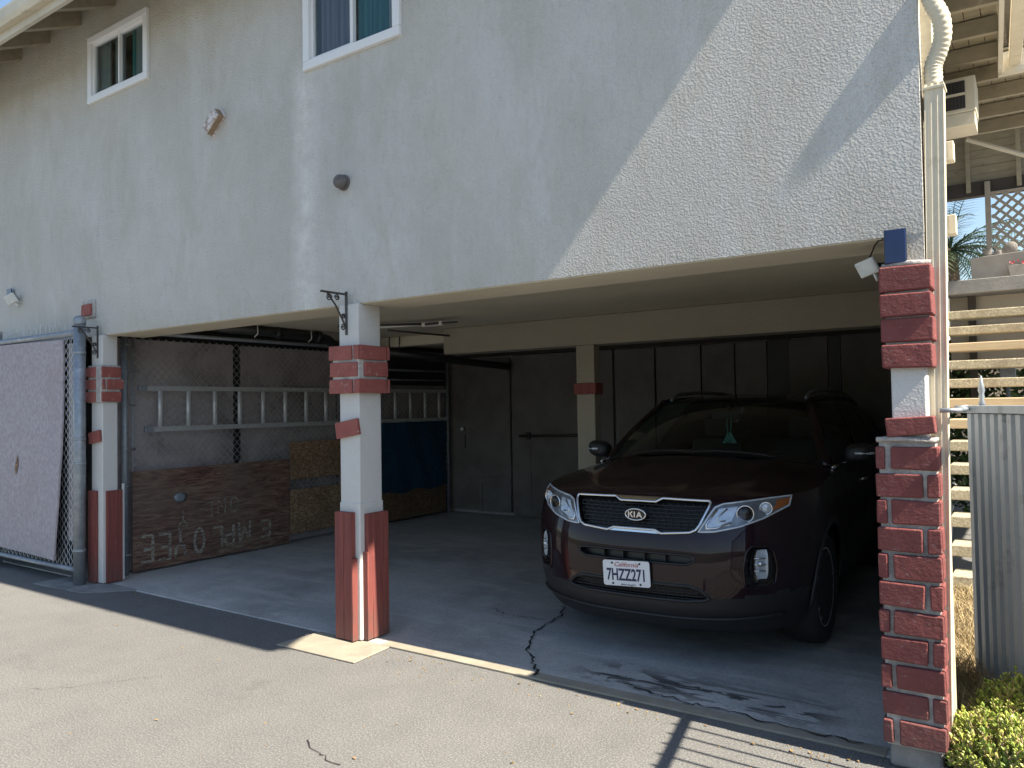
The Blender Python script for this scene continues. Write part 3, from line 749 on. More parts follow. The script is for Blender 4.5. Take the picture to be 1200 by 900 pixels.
for i in range(90):
    x = -10.55 + i*.0375
    if x > -7.22: break
    lean = rb.uniform(-.008, .012)
    c_.tube([(x, 3.56, 2.30), (x+lean*.4, 3.555+rb.uniform(-.012, .012), 2.36), (x+lean, 3.55+rb.uniform(-.03, .03), 2.385+rb.uniform(0, .035))], .0026, 4)
obj('wire_spikes', c_, m['wire'], G)
for z in (.32, 1.1, 1.32, 2.1):
    c_ = MB(); c_.lathe([(.0505, z-.012), (.055, z-.008), (.055, z+.008), (.0505, z+.012)], 18, 'z', (-7.18, 3.55, 0)); c_.cbox((-7.124, 3.545, z), (.03, .02, .022)); obj('hinge_clamp', c_, m['galv'], G, smooth=False)
t = thing('chipboard_sheet', 'warped lilac-grey chipboard sheet tied on the chain-link gate', 'panel', (-8.2, 3.53, .25))
c_ = MB(); nx, nz = 20, 16
def shp(i, j, off):
    u, v = i/nx, j/nz
    x = -10.5 + (3.03 + .02*math.sin(v*3) - .07*max(0, .25-v)*2)*u; z = .205 + .035*(1-u) + v*(2.035-.005*u)
    bend = .02*u**6*math.sin(v*4+1) + .05*u**8*max(0, .5-v)
    return (x, 3.535 - bend - off, z)
for off in (0, .016): c_.grid([[shp(i, j, off) for i in range(nx+1)] for j in range(nz+1)])
for i in (0, nx): c_.grid([[shp(i, j, 0) for j in range(nz+1)], [shp(i, j, .016) for j in range(nz+1)]])
for j in (0, nz): c_.grid([[shp(i, j, 0) for i in range(nx+1)], [shp(i, j, .016) for i in range(nx+1)]])
obj('sheet', c_, m['lilac'], t)
c_ = MB(); c_.add([(-8.36, 3.509, 1.02), (-8.33, 3.509, 1.10), (-8.30, 3.509, 1.16), (-8.29, 3.509, 1.05), (-8.335, 3.509, .95)], [(0, 1, 2, 3, 4)])
obj('torn_patch', c_, m['osb'], t)
c_ = MB(); c_.box(-7.46, -7.36, 3.585, 3.61, .38, 2.2)
tag(obj('grey_plank', c_, m['panelgrey'], loc=(-7.4, 3.6, .38), bevel=.003), 'narrow grey plank standing behind the gate mesh next to the lilac sheet', 'plank')
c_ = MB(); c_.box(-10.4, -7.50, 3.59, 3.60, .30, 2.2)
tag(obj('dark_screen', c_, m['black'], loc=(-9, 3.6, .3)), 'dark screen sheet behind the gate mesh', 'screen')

# ------------------------------------------------------------------ iron plant brackets
def bracket(loc, lab):
    t = thing('plant_bracket', lab, 'bracket', loc, group='iron scroll brackets')
    a = MB(); a.box(-.008, .008, -.225, 0, -.006, .006); obj('arm', a, m['iron'], t, local=True)
    a = MB(); a.box(-.010, .010, -.006, .002, -.275, .02); obj('back_plate', a, m['iron'], t, local=True)
    a = MB(); a.tube([(0, -.17, -.006), (0, -.10, -.08), (0, -.04, -.17), (0, -.008, -.225)], .0065, 6); obj('brace', a, m['iron'], t, local=True)
    for cy, cz, s, fl in ((-.155, -.035, .026, 1), (-.085, -.03, .022, -1), (-.03, -.225, .024, 1), (-.028, -.15, .018, -1)):
        a = MB(); a.tube([(0, cy + fl*s*(1-k/26)*math.cos(k*.48), cz + s*(1-k/26)*math.sin(k*.48)) for k in range(22)], .0045, 5); obj('scroll', a, m['iron'], t, local=True)
    return t
bracket((-3.86, 3.668, 2.325), 'black iron scroll bracket at the top of the middle pillar')
bracket((-7.08, 3.662, 2.325), 'black iron scroll bracket on the far left pillar beside the round post')

# ------------------------------------------------------------------ things on the wall
t = thing('wall_box', 'weathered pinkish box tilted on the wall below the two windows', 'wall fixture', (-5.32, 3.69, 3.83))
q = Matrix.Rotation(R(-38), 4, 'Y')
a = MB(); vs = []
for s, y in ((1.0, 0), (.97, -.055), (.90, -.07)):
    for X, Z in ((-.10, -.042), (.10, -.042), (.10, .042), (-.10, .042)): vs.append(q @ Vector((X*s, y, Z*s)))
a.cur = 1; a.add(vs[:8], [(0, 1, 5, 4), (1, 2, 6, 5), (2, 3, 7, 6), (3, 0, 4, 7)]); a.cur = 0; a.add(vs[4:], [(0, 1, 5, 4), (1, 2, 6, 5), (2, 3, 7, 6), (3, 0, 4, 7), (4, 5, 6, 7)])
m['fixside'] = simple('brown_fixture_side', (.34, .25, .17), .85, (.22, .15, .10), 30, 40, .006)  # sides browner than the front face
obj('cover', a, [m['fixture'], m['fixside']], t, local=True, bevel=.004)
a = MB(); a.cbox((0, .002, 0), (.225, .02, .105), q.to_3x3()); obj('base_plate', a, m['fixture'], t, local=True, bevel=.003)
t = thing('vent_cap', 'small round dark grey cap on the wall above the middle pillar', 'wall fixture', (-3.895, 3.69, 3.10))
a = MB(); a.lathe([(.046, .0), (.048, -.04), (.043, -.058), (.03, -.068), (.0, -.07)], 20, 'y'); 
a.v = [(p[0]*1.05+rb.uniform(-.002, .002), p[1], p[2]) for p in a.v]
obj('cap', a, m['fixgrey'], t, local=True, smooth=True)
a = MB(); a.lathe([(.054, .004), (.054, -.008), (.044, -.010)], 20, 'y'); obj('flange', a, m['fixgrey'], t, local=True, smooth=True)

def flood(name, lab, loc, rot, s=1.0):
    t = thing(name, lab, 'light', loc, group='solar security lights')
    q = rot.to_4x4()
    def add(nm, mb, mt, **k):
        mb.v = [tuple(q @ Vector(p)) for p in mb.v]; return obj(nm, mb, mt, t, local=True, **k)
    a = MB(); a.box(-.062*s, .062*s, -.02*s, .012*s, -.05*s, .05*s); add('lamp_head', a, m['plastic_white'], bevel=.008*s)
    a = MB(); a.box(-.052*s, .052*s, -.024*s, -.0205*s, -.040*s, .040*s); add('lens', a, m['lampglass'], bevel=.002)
    a = MB(); a.box(-.05*s, .05*s, .0125*s, .035*s, -.038*s, .045*s); add('housing', a, m['black'], bevel=.006*s)
    a = MB(); a.tube([(.02*s, -.0, -.05*s), (.02*s, -.005*s, -.10*s)], .014*s, 10, flat=.6); add('motion_sensor', a, m['plastic_white'], smooth=True)
    return t
t = flood('solar_light', 'white solar flood light hanging inside the carport opening beside the brick pillar', (-.632, 3.80, 2.155), Matrix.Rotation(R(-22), 3, 'Y') @ Matrix.Rotation(R(18), 3, 'X') @ Matrix.Rotation(R(-25), 3, 'Z'), .74)
a = MB(); a.tube([(-.62, 3.83, 2.17), (-.575, 3.83, 2.165), (-.526, 3.80, 2.16)], .010, 8); obj('bracket', a, m['black'], t, smooth=True)
a = MB(); a.tube([(-.63, 3.82, 2.19), (-.60, 3.80, 2.25), (-.57, 3.72, 2.256), (-.535, 3.69, 2.25)], .0035, 6); obj('cable', a, m['wirecable'], t, smooth=True)
t = thing('solar_collector', 'dark blue solar panel on the wall just above the brick pillar', 'solar panel', (-.49, 3.66, 2.2))
a = MB(); a.box(-.531, -.449, 3.600, 3.612, 2.130, 2.272); obj('cell', a, m['solar'], t, bevel=.003)
a = MB(); a.box(-.5335, -.4465, 3.606, 3.618, 2.1275, 2.2745); obj('panel_frame', a, m['black'], t, bevel=.002)
a = MB(); a.box(-.505, -.475, 3.617, 3.70, 2.17, 2.23); obj('panel_mount', a, m['black'], t, bevel=.003)
t = flood('solar_light', 'white solar light with blue panel on the wall above the chain-link gate', (-8.68, 3.61, 2.735), Matrix.Rotation(R(-12), 3, 'Y') @ Matrix.Rotation(R(30), 3, 'X') @ Matrix.Rotation(R(20), 3, 'Z'), 1.0)
a = MB(); a.box(-8.90, -8.79, 3.655, 3.667, 2.75, 2.86); obj('panel', a, m['solar'], t, bevel=.003)
a = MB(); a.tube([(-8.69, 3.63, 2.73), (-8.70, 3.70, 2.76)], .018, 8); obj('bracket', a, m['plastic_white'], t, smooth=True)

# ------------------------------------------------------------------ back of the carport: doors and boarding
def leaf(name, x0, x1, z0, z1, lab, cat, extra=None, mat=None, grp=None):
    t = thing(name, lab, cat, ((x0+x1)/2, 8.95, 0), group=grp)
    a = MB(); a.box(x0, x1, 8.94, 8.985, z0, z1); obj('panel', a, mat or m['door'], t, bevel=.004)
    if extra: extra(t)
    return t
def d1(t):
    for z in (.50, 1.33, 2.06):
        a = MB(); a.box(-7.31, -6.18, 8.925, 8.9395, z-.05, z+.05); obj('cover_strip', a, m['door'], t, bevel=.003)
    a = MB(); a.box(-6.72, -6.66, 8.924, 8.9395, .05, .45); obj('cover_strip', a, m['door'], t, bevel=.003)
    a = MB(); a.lathe([(.012, 0), (.012, -.03), (.032, -.045), (.034, -.062), (.018, -.076), (0, -.078)], 16, 'y', (-6.98, 8.94, 1.23)); obj('knob', a, m['alu'], t, smooth=True)
    a = MB(); a.box(-6.975, -6.955, 8.93, 8.9395, .95, 1.15); obj('bolt', a, m['iron'], t, bevel=.002)
leaf('storage_door', -7.32, -6.17, .06, 2.24, 'grey storage door with a round knob at the back of the left bay', 'door', d1, grp='storage doors along the back wall')
def d2(t):
    a = MB(); a.tube([(-5.98, 8.90, 1.135), (-4.90, 8.90, 1.15)], .018, 8); obj('slide_bar', a, m['iron'], t, smooth=True)
    for x in (-5.85, -5.0):
        a = MB(); a.box(x-.03, x+.03, 8.895, 8.9395, 1.09, 1.19); obj('bar_bracket', a, m['iron'], t, bevel=.004)
    a = MB(); a.box(-5.88, -5.82, 8.925, 8.9395, .04, 1.0); obj('cover_strip', a, m['door'], t, bevel=.003)
leaf('storage_door', -6.12, -4.55, .02, 2.26, 'grey double storage door with a long slide bar left of the slim inner post', 'door', d2, grp='storage doors along the back wall')
def d3(t):
    a = MB(); a.box(-4.46, -3.99, 8.925, 8.9395, 1.14, 1.20); obj('cover_strip', a, m['door'], t, bevel=.003)
leaf('storage_door', -4.50, -3.97, .02, 2.25, 'narrow grey storage door right of the slim inner post', 'door', d3, grp='storage doors along the back wall')
leaf('storage_door', -3.94, -3.37, .02, 2.25, 'grey storage door behind the left side of the car roof', 'door', None, grp='storage doors along the back wall')
leaf('storage_door', -3.35, -2.96, .02, 2.25, 'narrow grey storage door behind the middle of the car roof', 'door', None, grp='storage doors along the back wall')
leaf('storage_door', -2.94, -2.58, .02, 2.25, 'narrow grey storage door left of a dark gap behind the car roof', 'door', None, grp='storage doors along the back wall')
leaf('storage_door', -2.33, -1.92, .02, 2.25, 'grey storage door between two dark gaps behind the car', 'door', None, grp='storage doors along the back wall')
a = MB(); a.box(-2.575, -2.335, 8.955, 9.015, .02, 2.3); a.box(-1.915, -1.79, 8.955, 9.015, .02, 2.3); obj('dark_recess', a, m['black'], B)
leaf('back_panel', -1.78, -.95, .02, 2.27, 'brown-grey wall panel at the right end of the back wall beside the car', 'panel', None, m['door'])
a = MB(); a.box(-9.6, -.95, 8.93, 9.015, 2.27, 2.42); obj('door_header', a, m['darkwood'], B)

# ------------------------------------------------------------------ pipes and ceiling hardware
t = thing('drain_pipe', 'thick black drain pipe slung under the carport ceiling', 'pipe', (-6.6, 6, 2.3))
a = MB(); a.tube([(-6.62, 4.6, 2.375), (-6.61, 5.5, 2.365), (-6.60, 5.86, 2.352), (-6.60, 5.98, 2.335), (-6.60, 6.05, 2.29), (-6.605, 6.12, 2.27), (-6.61, 6.9, 2.245)], .052, 14); obj('upper_run', a, m['pipe'], t, smooth=True)
a = MB(); a.tube([(-6.61, 6.88, 2.246), (-6.36, 7.9, 2.17), (-6.115, 8.85, 2.105)], .050, 14); obj('lower_run', a, m['pipe'], t, smooth=True)
for p in ((-6.612, 5.3, 2.367), (-6.601, 5.84, 2.354)):
    a = MB(); a.tube([(p[0], p[1]-.035, p[2]), (p[0], p[1]+.035, p[2]-.004)], .062, 14); obj('coupling', a, m['pipe'], t, smooth=True)
for y, z in ((5.0, 2.36), (5.7, 2.35)):
    a = MB(); a.tube([(-6.55, y, 2.42), (-6.545, y, z-.03), (-6.60, y, z-.062)], .006, 6); obj('strap', a, m['plastic_white'], t, smooth=True)
for x, y in ((-6.58, 6.95), (-6.46, 7.0)):
    a = MB(); a.tube([(x, y, 2.23), (x+.10, y-.1, 2.41)], .008, 6); obj('strap', a, m['iron'], t, smooth=True)
t = thing('door_opener_track', 'thin metal ceiling track with a small white bracket behind the middle pillar', 'ceiling track', (-5.2, 5.6, 2.38))
a = MB(); a.cyl((-5.75, 5.35, 2.375), (-4.98, 5.78, 2.375), .011, 8); obj('rail', a, m['iron'], t, smooth=True)
a = MB(); a.cyl((-5.70, 5.62, 2.372), (-4.98, 5.80, 2.372), .013, 8); obj('rail', a, m['plastic_white'], t, smooth=True)
a = MB(); a.cyl((-5.6, 5.9, 2.365), (-5.30, 6.55, 2.33), .011, 8); obj('rail', a, m['iron'], t, smooth=True)
a = MB(); a.box(-5.0, -4.74, 5.74, 5.80, 2.345, 2.385); obj('bracket', a, m['plastic_white'], t, bevel=.005)
a = MB(); a.box(-4.74, -4.58, 5.73, 5.79, 2.36, 2.37); a.box(-4.95, -4.78, 5.732, 5.739, 2.352, 2.378); obj('slotted_end', a, m['iron'], t, bevel=.002)
# ------------------------------------------------------------------ downspout and trim at the right corner
t = thing('downspout', 'cream ribbed downspout with a bulging flexible elbow beside the brick pillar', 'downspout', (-.335, 3.75, .1))
a = MB()
def ribbed(z0, z1, cx, cy):
    n = 3; hw = .036; hd = .040; prof = []
    for k in range(n*2+1): prof.append((cx-hw + 2*hw*k/(2*n), cy-hd + (.004 if k % 2 else 0)))
    prof += [(cx+hw, cy+hd), (cx-hw, cy+hd)]
    a.prism([(p[0], p[1], z0) for p in prof], (0, 0, z1-z0))
    a.v = [(p[0] - .050*max(0, 1-p[2]/2.9), p[1], p[2]) for p in a.v]
ribbed(.16, 2.90, -.337, 3.752)
obj('pipe', a, m['trim'], t, bevel=0)
a = MB(); path = [(-.340, 3.752, 2.86), (-.341, 3.752, 2.93), (-.340, 3.75, 2.985), (-.318, 3.744, 3.04), (-.300, 3.730, 3.10), (-.303, 3.712, 3.17), (-.328, 3.706, 3.235), (-.345, 3.708, 3.30), (-.348, 3.73, 3.36), (-.345, 3.75, 3.42), (-.34, 3.752, 3.5)]
def smoothpath(P, n):
    out = []; P = [Vector(p) for p in P]
    for i in range(len(P)-1):
        p0, p1, p2, p3 = P[max(0, i-1)], P[i], P[i+1], P[min(len(P)-1, i+2)]
        for k in range(n):
            s = k/n; out.append(.5*((2*p1) + (p2-p0)*s + (2*p0-5*p1+4*p2-p3)*s*s + (3*p1-p0-3*p2+p3)*s**3))
    out.append(P[-1]); return out
sp = smoothpath(path, 12)
a.tube(sp, [.036 + .0016*math.sin(i*1.7) for i in range(len(sp))], 16)
obj('flexible_elbow', a, m['trim'], t, smooth=True)
a = MB(); a.box(-.373, -.301, 3.712, 3.792, 3.46, 4.93); obj('pipe', a, m['trim'], t, bevel=.006)
a = MB(); a.tube([(-.337, 3.752, 4.9), (-.33, 3.6, 5.0), (-.32, 3.1, 5.03)], .038, 12); obj('gutter_outlet', a, m['trim'], t, smooth=True)
a = MB()
for z in (2.875,): a.box(-.380, -.296, 3.706, 3.80, z, z+.012)
obj('pipe_strap', a, m['trim'], t, bevel=.002)
t = thing('corner_board', 'cream corner board behind the downspout with conduit clips', 'trim board', (-.34, 3.9, 0))
a = MB(); a.box(-.391, -.345, 3.80, 3.93, .06, 5.0); obj('board', a, m['trim'], t, bevel=.004)
a = MB(); a.cyl((-.372, 3.945, .1), (-.330, 3.86, 4.8), .013, 10); obj('conduit', a, m['trim'], t, smooth=True)
for z in (2.58, 2.26):
    a = MB(); a.box(-.345, -.278, 3.80, 3.86, z, z+.085); obj('junction_clip', a, m['trim'], t, bevel=.004)

# ------------------------------------------------------------------ outside stair and landing
S = thing('outdoor_staircase', 'open outdoor staircase with pale pebbled treads rising behind the downspout', 'staircase', (.1, 7.5, 0))
for k in range(14):
    z = .115 + .18*k; y = 6.08 + .235*k; xl = side(y) + .03
    wood = k in (8, 11, 7)
    a = MB(); a.box(xl, .95, y, y+.30, z-.082, z)
    o = obj('tread', a, m['treadwood'] if wood else m['tread'], S, bevel=.010)
    if wood: o['label'] = 'smooth timber tread'
for x in (.75,):
    a = MB(); a.prism([(x, 6.15, -.02), (x, 6.45, -.02), (x, 9.42, 2.30), (x, 9.42, 2.58), (x, 9.2, 2.55)], (.05, 0, 0)); obj('stringer', a, m['darkwood'], S, bevel=.004)
L = thing('stair_landing', 'grey concrete landing at the head of the outdoor stairs', 'landing', (.1, 12, 2.65))
a = MB(); a.box(side(9.4)+.02, 1.6, 9.36, 15.2, 2.655, 2.80); obj('slab', a, m['concrete'], L, bevel=.008)
a = MB(); a.box(side(9.7)+.05, 1.6, 9.72, 9.80, 1.93, 2.654); obj('support_wall', a, m['housewall'], L)
for x in (-.62, .3, 1.4):
    a = MB(); a.box(x, x+.07, 9.62, 9.70, 0, 2.654); obj('support_post', a, m['darkwood'], L, bevel=.004)
t = thing('planter_box', 'long grey planter box on the landing under the lattice', 'planter', (-.1, 9.6, 2.8))
a = MB(); vs = [(-.565, 9.47, 2.80), (.7, 9.44, 2.80), (.7, 9.80, 2.80), (-.565, 9.80, 2.80), (-.575, 9.46, 3.035), (.71, 9.43, 3.09), (.71, 9.81, 3.09), (-.575, 9.81, 3.035)]
a.add(vs, [(0, 1, 2, 3), (4, 5, 6, 7), (0, 1, 5, 4), (1, 2, 6, 5), (2, 3, 7, 6), (3, 0, 4, 7)]); obj('box', a, m['planter'], t, bevel=.006)
a = MB(); a.box(-.585, .72, 9.452, 9.47, 3.0, 3.03); 
t = thing('window_box', 'low planter with small red flowers in front of the long grey planter', 'planter', (-.02, 9.40, 2.8))
a = MB(); a.prism([(-.22, 9.37, 2.80), (.5, 9.37, 2.80), (.5, 9.37, 2.91), (-.24, 9.37, 2.91)], (0, .06, 0)); obj('box', a, m['planter'], t, bevel=.004)
rp = random.Random(4)
m['redflower'] = simple('red_petals', (.42, .03, .045), .6); m['pebble'] = simple('grey_stone', (.26, .24, .22), .9, (.16, .15, .14), 10, 30, .01)
a = MB()
for i in range(26):
    c = Vector((rp.uniform(-.22, .4), 9.385+rp.uniform(-.02, .04), 2.92+rp.uniform(0, .03)))
    for k in range(3):
        d = Vector((rp.uniform(-1, 1), rp.uniform(-1, .3), rp.uniform(-.2, 1))).normalized()*.016; e = d.orthogonal().normalized()*.012
        a.add([c-e, c+d-e*.2, c+d+e, c+e*.4], [(0, 1, 2, 3)])
obj('flowers', a, m['redflower'], t, normals=False)
t = thing('stone_ornament', 'round grey flat stone propped on the long planter', 'ornament', (-.2, 9.6, 3.06))
a = MB(); a.lathe([(0, -.012), (.058, -.011), (.066, 0), (.058, .011), (0, .012)], 20, 'y', (-.215, 9.60, 3.125)); obj('disc', a, m['pebble'], t, smooth=True)
for nm, x, w_, h_ in (('pot_ornament', -.42, .05, .10), ('pot_ornament', -.33, .04, .07)):
    a = MB(); a.lathe([(w_*.6, 0), (w_, h_*.5), (w_*.8, h_*.9), (w_*.9, h_), (0, h_)], 12, 'z', (x, 9.58, 3.036))
    tag(obj(nm, a, m['pebble'], loc=(x, 9.58, 3.036), smooth=True), 'taller small clay pot on the long planter' if w_ > .045 else 'shorter small clay pot on the long planter', 'pot', 'clay pots on the planter')

# ------------------------------------------------------------------ side eave with rafters
E_ = thing('side_eave', 'underside of a wooden eave with beige rafters and boards above the stairs', 'eave', (0, 8, 4.75))
def xf(y): return -.165 - .043*(y-7.29)
k = -5
while True:
    y = 7.30 + .595*k; k += 1
    if y > 11.0: break
    x1 = xf(y)-.02 if y < 8.75 else 1.05
    a = MB(); a.prism([(side(y)-.05, y, 4.765), (x1, y, 4.75), (x1, y, 4.90), (side(y)-.05, y, 4.915)], (0, .055, 0)); obj('rafter', a, m['eavewood'], E_, bevel=.005)
a = MB(); x = -1.1
while x < 1.1:
    y0 = 4.4 if x < -.25 else 8.80
    a.box(x, x+.122, y0, 11.1, 4.918, 4.94); x += .128
obj('eave_boards', a, m['eavewood'], E_)
a = MB(); a.box(-1.2, 1.1, 4.4, 8.79, 4.955, 4.965, None); a.v = [(p[0] if p[0] < 0 else -.17, p[1], p[2]) for p in a.v]; a.box(-1.2, 1.1, 8.80, 11.1, 4.955, 4.965); obj('roof_skin', a, m['shingle'], E_)
a = MB(); a.prism([(xf(4.4)-.02, 4.4, 4.70), (xf(4.4)+.018, 4.4, 4.70), (xf(8.8)+.018, 8.8, 4.70), (xf(8.8)-.02, 8.8, 4.70)], (0, 0, .21)); obj('fascia', a, m['fascia'], E_, bevel=.004)
a = MB(); a.prism([(xf(4.4)+.07, 4.4, 4.74), (xf(4.4)+.19, 4.4, 4.74), (xf(8.8)+.17, 8.78, 4.74), (xf(8.8)+.07, 8.78, 4.74)], (0, 0, .10)); obj('gutter', a, m['trim'], E_, bevel=.01)
a = MB(); a.box(xf(8.8)-.02, 1.05, 8.802, 8.85, 4.675, 4.90); obj('fascia', a, m['fascia'], E_, bevel=.004)
a = MB(); a.cyl((-.66, 10.95, 4.74), (.35, 11.15, 4.25), .028, 4); obj('hip_rafter', a, m['fascia'], E_)

AC = thing('air_conditioner', 'cream window air conditioner jutting from the side wall under the eave', 'air conditioner', (-.6, 8.6, 4.0))
a = MB(); a.box(-.80, -.425, 8.48, 8.90, 4.29, 4.63); obj('casing', a, m['cream'], AC, bevel=.012)
a = MB(); a.box(-.78, -.51, 8.468, 8.482, 4.325, 4.59); obj('grille', a, m['acgrille'], AC, bevel=.003)
a = MB()
for i in range(9): a.box(-.775+.030*i, -.769+.030*i, 8.460, 8.4675, 4.325, 4.59)
obj('louvre_bars', a, m['iron'], AC)
a = MB(); a.box(-.785, -.505, 8.452, 8.467, 4.448, 4.470); obj('grille_divider', a, m['cream'], AC)
a = MB(); a.box(-.80, -.435, 8.49, 8.88, 4.165, 4.287); obj('support_shelf', a, m['cream'], AC, bevel=.006)

BP = thing('balcony_roof', 'far balcony gable with horizontal siding above a dark beam', 'porch', (0, 15, 4.9))
a = MB()
for i in range(9): a.box(-1.4, 2.0, 15.05+.004*(i % 2), 15.10, 5.18+.135*i, 5.18+.135*i+.130)
obj('siding', a, m['eavewood'], BP)
a = MB(); a.box(-1.4, 2.0, 14.95, 15.12, 4.93, 5.17); obj('beam', a, m['darkwood'], BP)
for x in (-.93, -.22):
    a = MB(); a.box(x, x+.07, 14.90, 14.948, 4.99, 6.3); obj('stud', a, m['eavewood'], BP, bevel=.004)
a = MB(); a.box(-.665, -.585, 14.86, 14.94, 2.80, 5.13); obj('post', a, m['lattice'], BP, bevel=.004)
a = MB(); a.box(-1.4, 2.0, 13.0, 15.4, 6.35, 6.45); obj('roof', a, m['shingle'], BP)
T = thing('lattice_screen', 'diagonal wooden lattice screen against the blue sky', 'lattice', (0, 14.92, 2.8))
a = MB(); x0, x1, z0, z1 = -.57, 1.6, 3.2, 4.92
def clipseg(cx, s):
    pts = []
    # line z = z0 + s*(x-cx)
    for x in (x0, x1):
        z = z0 + s*(x-cx)
        if z0 <= z <= z1: pts.append((x, z))
    for z in (z0, z1):
        x = cx + (z-z0)/s
        if x0 < x < x1: pts.append((x, z))
    pts.sort(); return (pts[0], pts[-1]) if len(pts) >= 2 else None
for s in (1, -1):
    cx = x0-3
    while cx < x1+3:
        g_ = clipseg(cx, s)
        if g_ and abs(g_[0][0]-g_[1][0]) > .02:
            (xa, za_), (xb, zb_) = g_; d = Vector((xb-xa, 0, zb_-za_)); c = Vector(((xa+xb)/2, 14.90+.006*s, (za_+zb_)/2))
            a.cbox(c, (d.length, .011, .042), Matrix.Rotation(-math.atan2(d.z, d.x), 3, 'Y'))
        cx += .168
obj('slats', a, m['lattice'], T)
a = MB(); a.box(x0-.02, x1, 14.88, 14.93, z0-.06, z0); a.box(x0-.02, x1, 14.88, 14.93, z1, z1+.03); obj('rail', a, m['lattice'], T)

# ------------------------------------------------------------------ slate-blue slatted gate and picket fence
ga, gb = Vector((-.305, 4.62, 0)), Vector((-.045, 4.13, 0))
gd = (gb-ga).normalized(); gn = Vector((gd.y, -gd.x, 0))      # gn faces the camera side
if gn.dot(Vector((0, 0, 0)) - ga) < 0: gn = -gn
GT = thing('slatted_gate', 'slate-blue metal gate of narrow upright slats at the right edge', 'gate', tuple(ga))
ln = (gb-ga).length
n_ = 9; pw = ln/7.2
for i in range(n_):
    p = ga + gd*(pw*i); q_ = p + gd*(pw*.86)
    a = MB(); dep = .020
    poly = [p + gn*.0, p + gd*pw*.18 + gn*dep, q_ - gd*pw*.18 + gn*dep, q_ + gn*.0]
    a.prism([(v.x, v.y, .10) for v in poly], (0, 0, 1.375)); obj('slat', a, m['gate'], GT, bevel=.002)
a = MB(); e = ga + gd*(pw*n_); a.prism([(v.x, v.y, .12) for v in (ga-gn*.004, e-gn*.004, e-gn*.02, ga-gn*.02)], (0, 0, 1.34)); obj('backing', a, m['gate'], GT)
a = MB(); s0 = ga - gd*.03; a.prism([(v.x, v.y, 1.478) for v in (s0+gn*.032, e+gn*.032, e-gn*.028, s0-gn*.028)], (0, 0, .038)); obj('top_rail', a, m['gate'], GT, bevel=.004)
a = MB(); f = ga + gd*.13; a.lathe([(.012, 0), (.016, .01), (.009, .03), (.014, .045), (.010, .055), (.016, .075), (.004, .145), (0, .15)], 12, 'z', (f.x, f.y, 1.516)); obj('finial', a, m['galv'], GT, smooth=True)
a = MB(); a.tube([ga + Vector((-.01, 0, 1.500)), Vector((-.284, 3.70, 1.503)), Vector((-.292, 3.672, 1.503)), Vector((-.350, 3.665, 1.504))], .010, 8); a.cbox(ga+Vector((-.035, -.03, 1.5)), (.06, .03, .035)); obj('latch_bar', a, m['galv'], GT, smooth=True)
PF = thing('picket_fence', 'dark metal picket fence running on from the slatted gate', 'fence', (.15, 2.8, 0))
def fx(y): return .055 + (3.59-y)*.2
a = MB(); y = 3.93
while y > 1.35:
    a.box(fx(y)-.008, fx(y)+.008, y-.008, y+.008, .05, 1.80); y -= .112
obj('pickets', a, m['iron'], PF)
a = MB(); a.cyl((fx(3.95), 3.95, 1.745), (fx(1.3), 1.3, 1.745), .024, 8); a.cyl((fx(3.95), 3.95, .18), (fx(1.3), 1.3, .18), .018, 8); obj('rail', a, m['iron'], PF, smooth=True)
for y in (3.95, 1.3):
    a = MB(); a.box(fx(y)-.025, fx(y)+.025, y-.025, y+.025, 0, 1.84); obj('post', a, m['iron'], PF, bevel=.003)

# ------------------------------------------------------------------ planting
m['soil'] = simple('dry_soil', (.16, .12, .08), .95, (.10, .075, .05), 14, 40, .02)
def mat_leaf(name, stops, rough=.5, sc_=24):
    M = Mat(name); t_ = M.noise(sc_, 3, .7)
    M.col(M.ramp(t_, stops)).rough(rough).set(Specular_IOR_Level=.35)
    M.b.inputs['Subsurface Weight'].default_value = .0
    return M.m
m['succ'] = mat_leaf('succulent_leaf', [(.28, (.09, .16, .025)), (.44, (.21, .29, .05)), (.58, (.40, .43, .09)), (.70, (.44, .24, .20))], .45, 30)
m['dry'] = mat_leaf('dry_stalks', [(.3, (.20, .14, .07)), (.5, (.36, .28, .15)), (.7, (.50, .42, .26))], .9, 14)
m['palm'] = mat_leaf('palm_frond', [(.3, (.04, .075, .035)), (.6, (.075, .12, .06)), (.75, (.14, .17, .09))], .5, 2)
m['bark'] = simple('palm_bark', (.17, .13, .09), .95, (.10, .08, .055), 6, 20, .03)
m['shrub'] = mat_leaf('shrub_leaf', [(.3, (.03, .06, .02)), (.55, (.055, .10, .03)), (.75, (.10, .15, .05))], .55, 3)
def bedz(x, y):
    return .02 + .22*max(0, min(1, (y-4.0)/1.5)) * (1-.25*max(0, min(1, (-x-.3)/.3)))
a = MB(); a.grid([[(x, y, bedz(x, y) + .012*math.sin(x*31+y*17) if -.52 < x < .30 and 3.55 < y < 6.25 else -.02) for x in (-.56, -.52, -.45, -.38, -.3, -.22, -.14, -.06, .02, .1, .2, .3, .32)] for y in [3.50+.11*i for i in range(26)]])
a.v = [(p[0] if not (p[0] < -.36 and p[1] < 3.96) else -.355, p[1], p[2]) for p in a.v]
struct('planting_bed', a, m['soil'], smooth=True)
rg = random.Random(11)
a = MB()
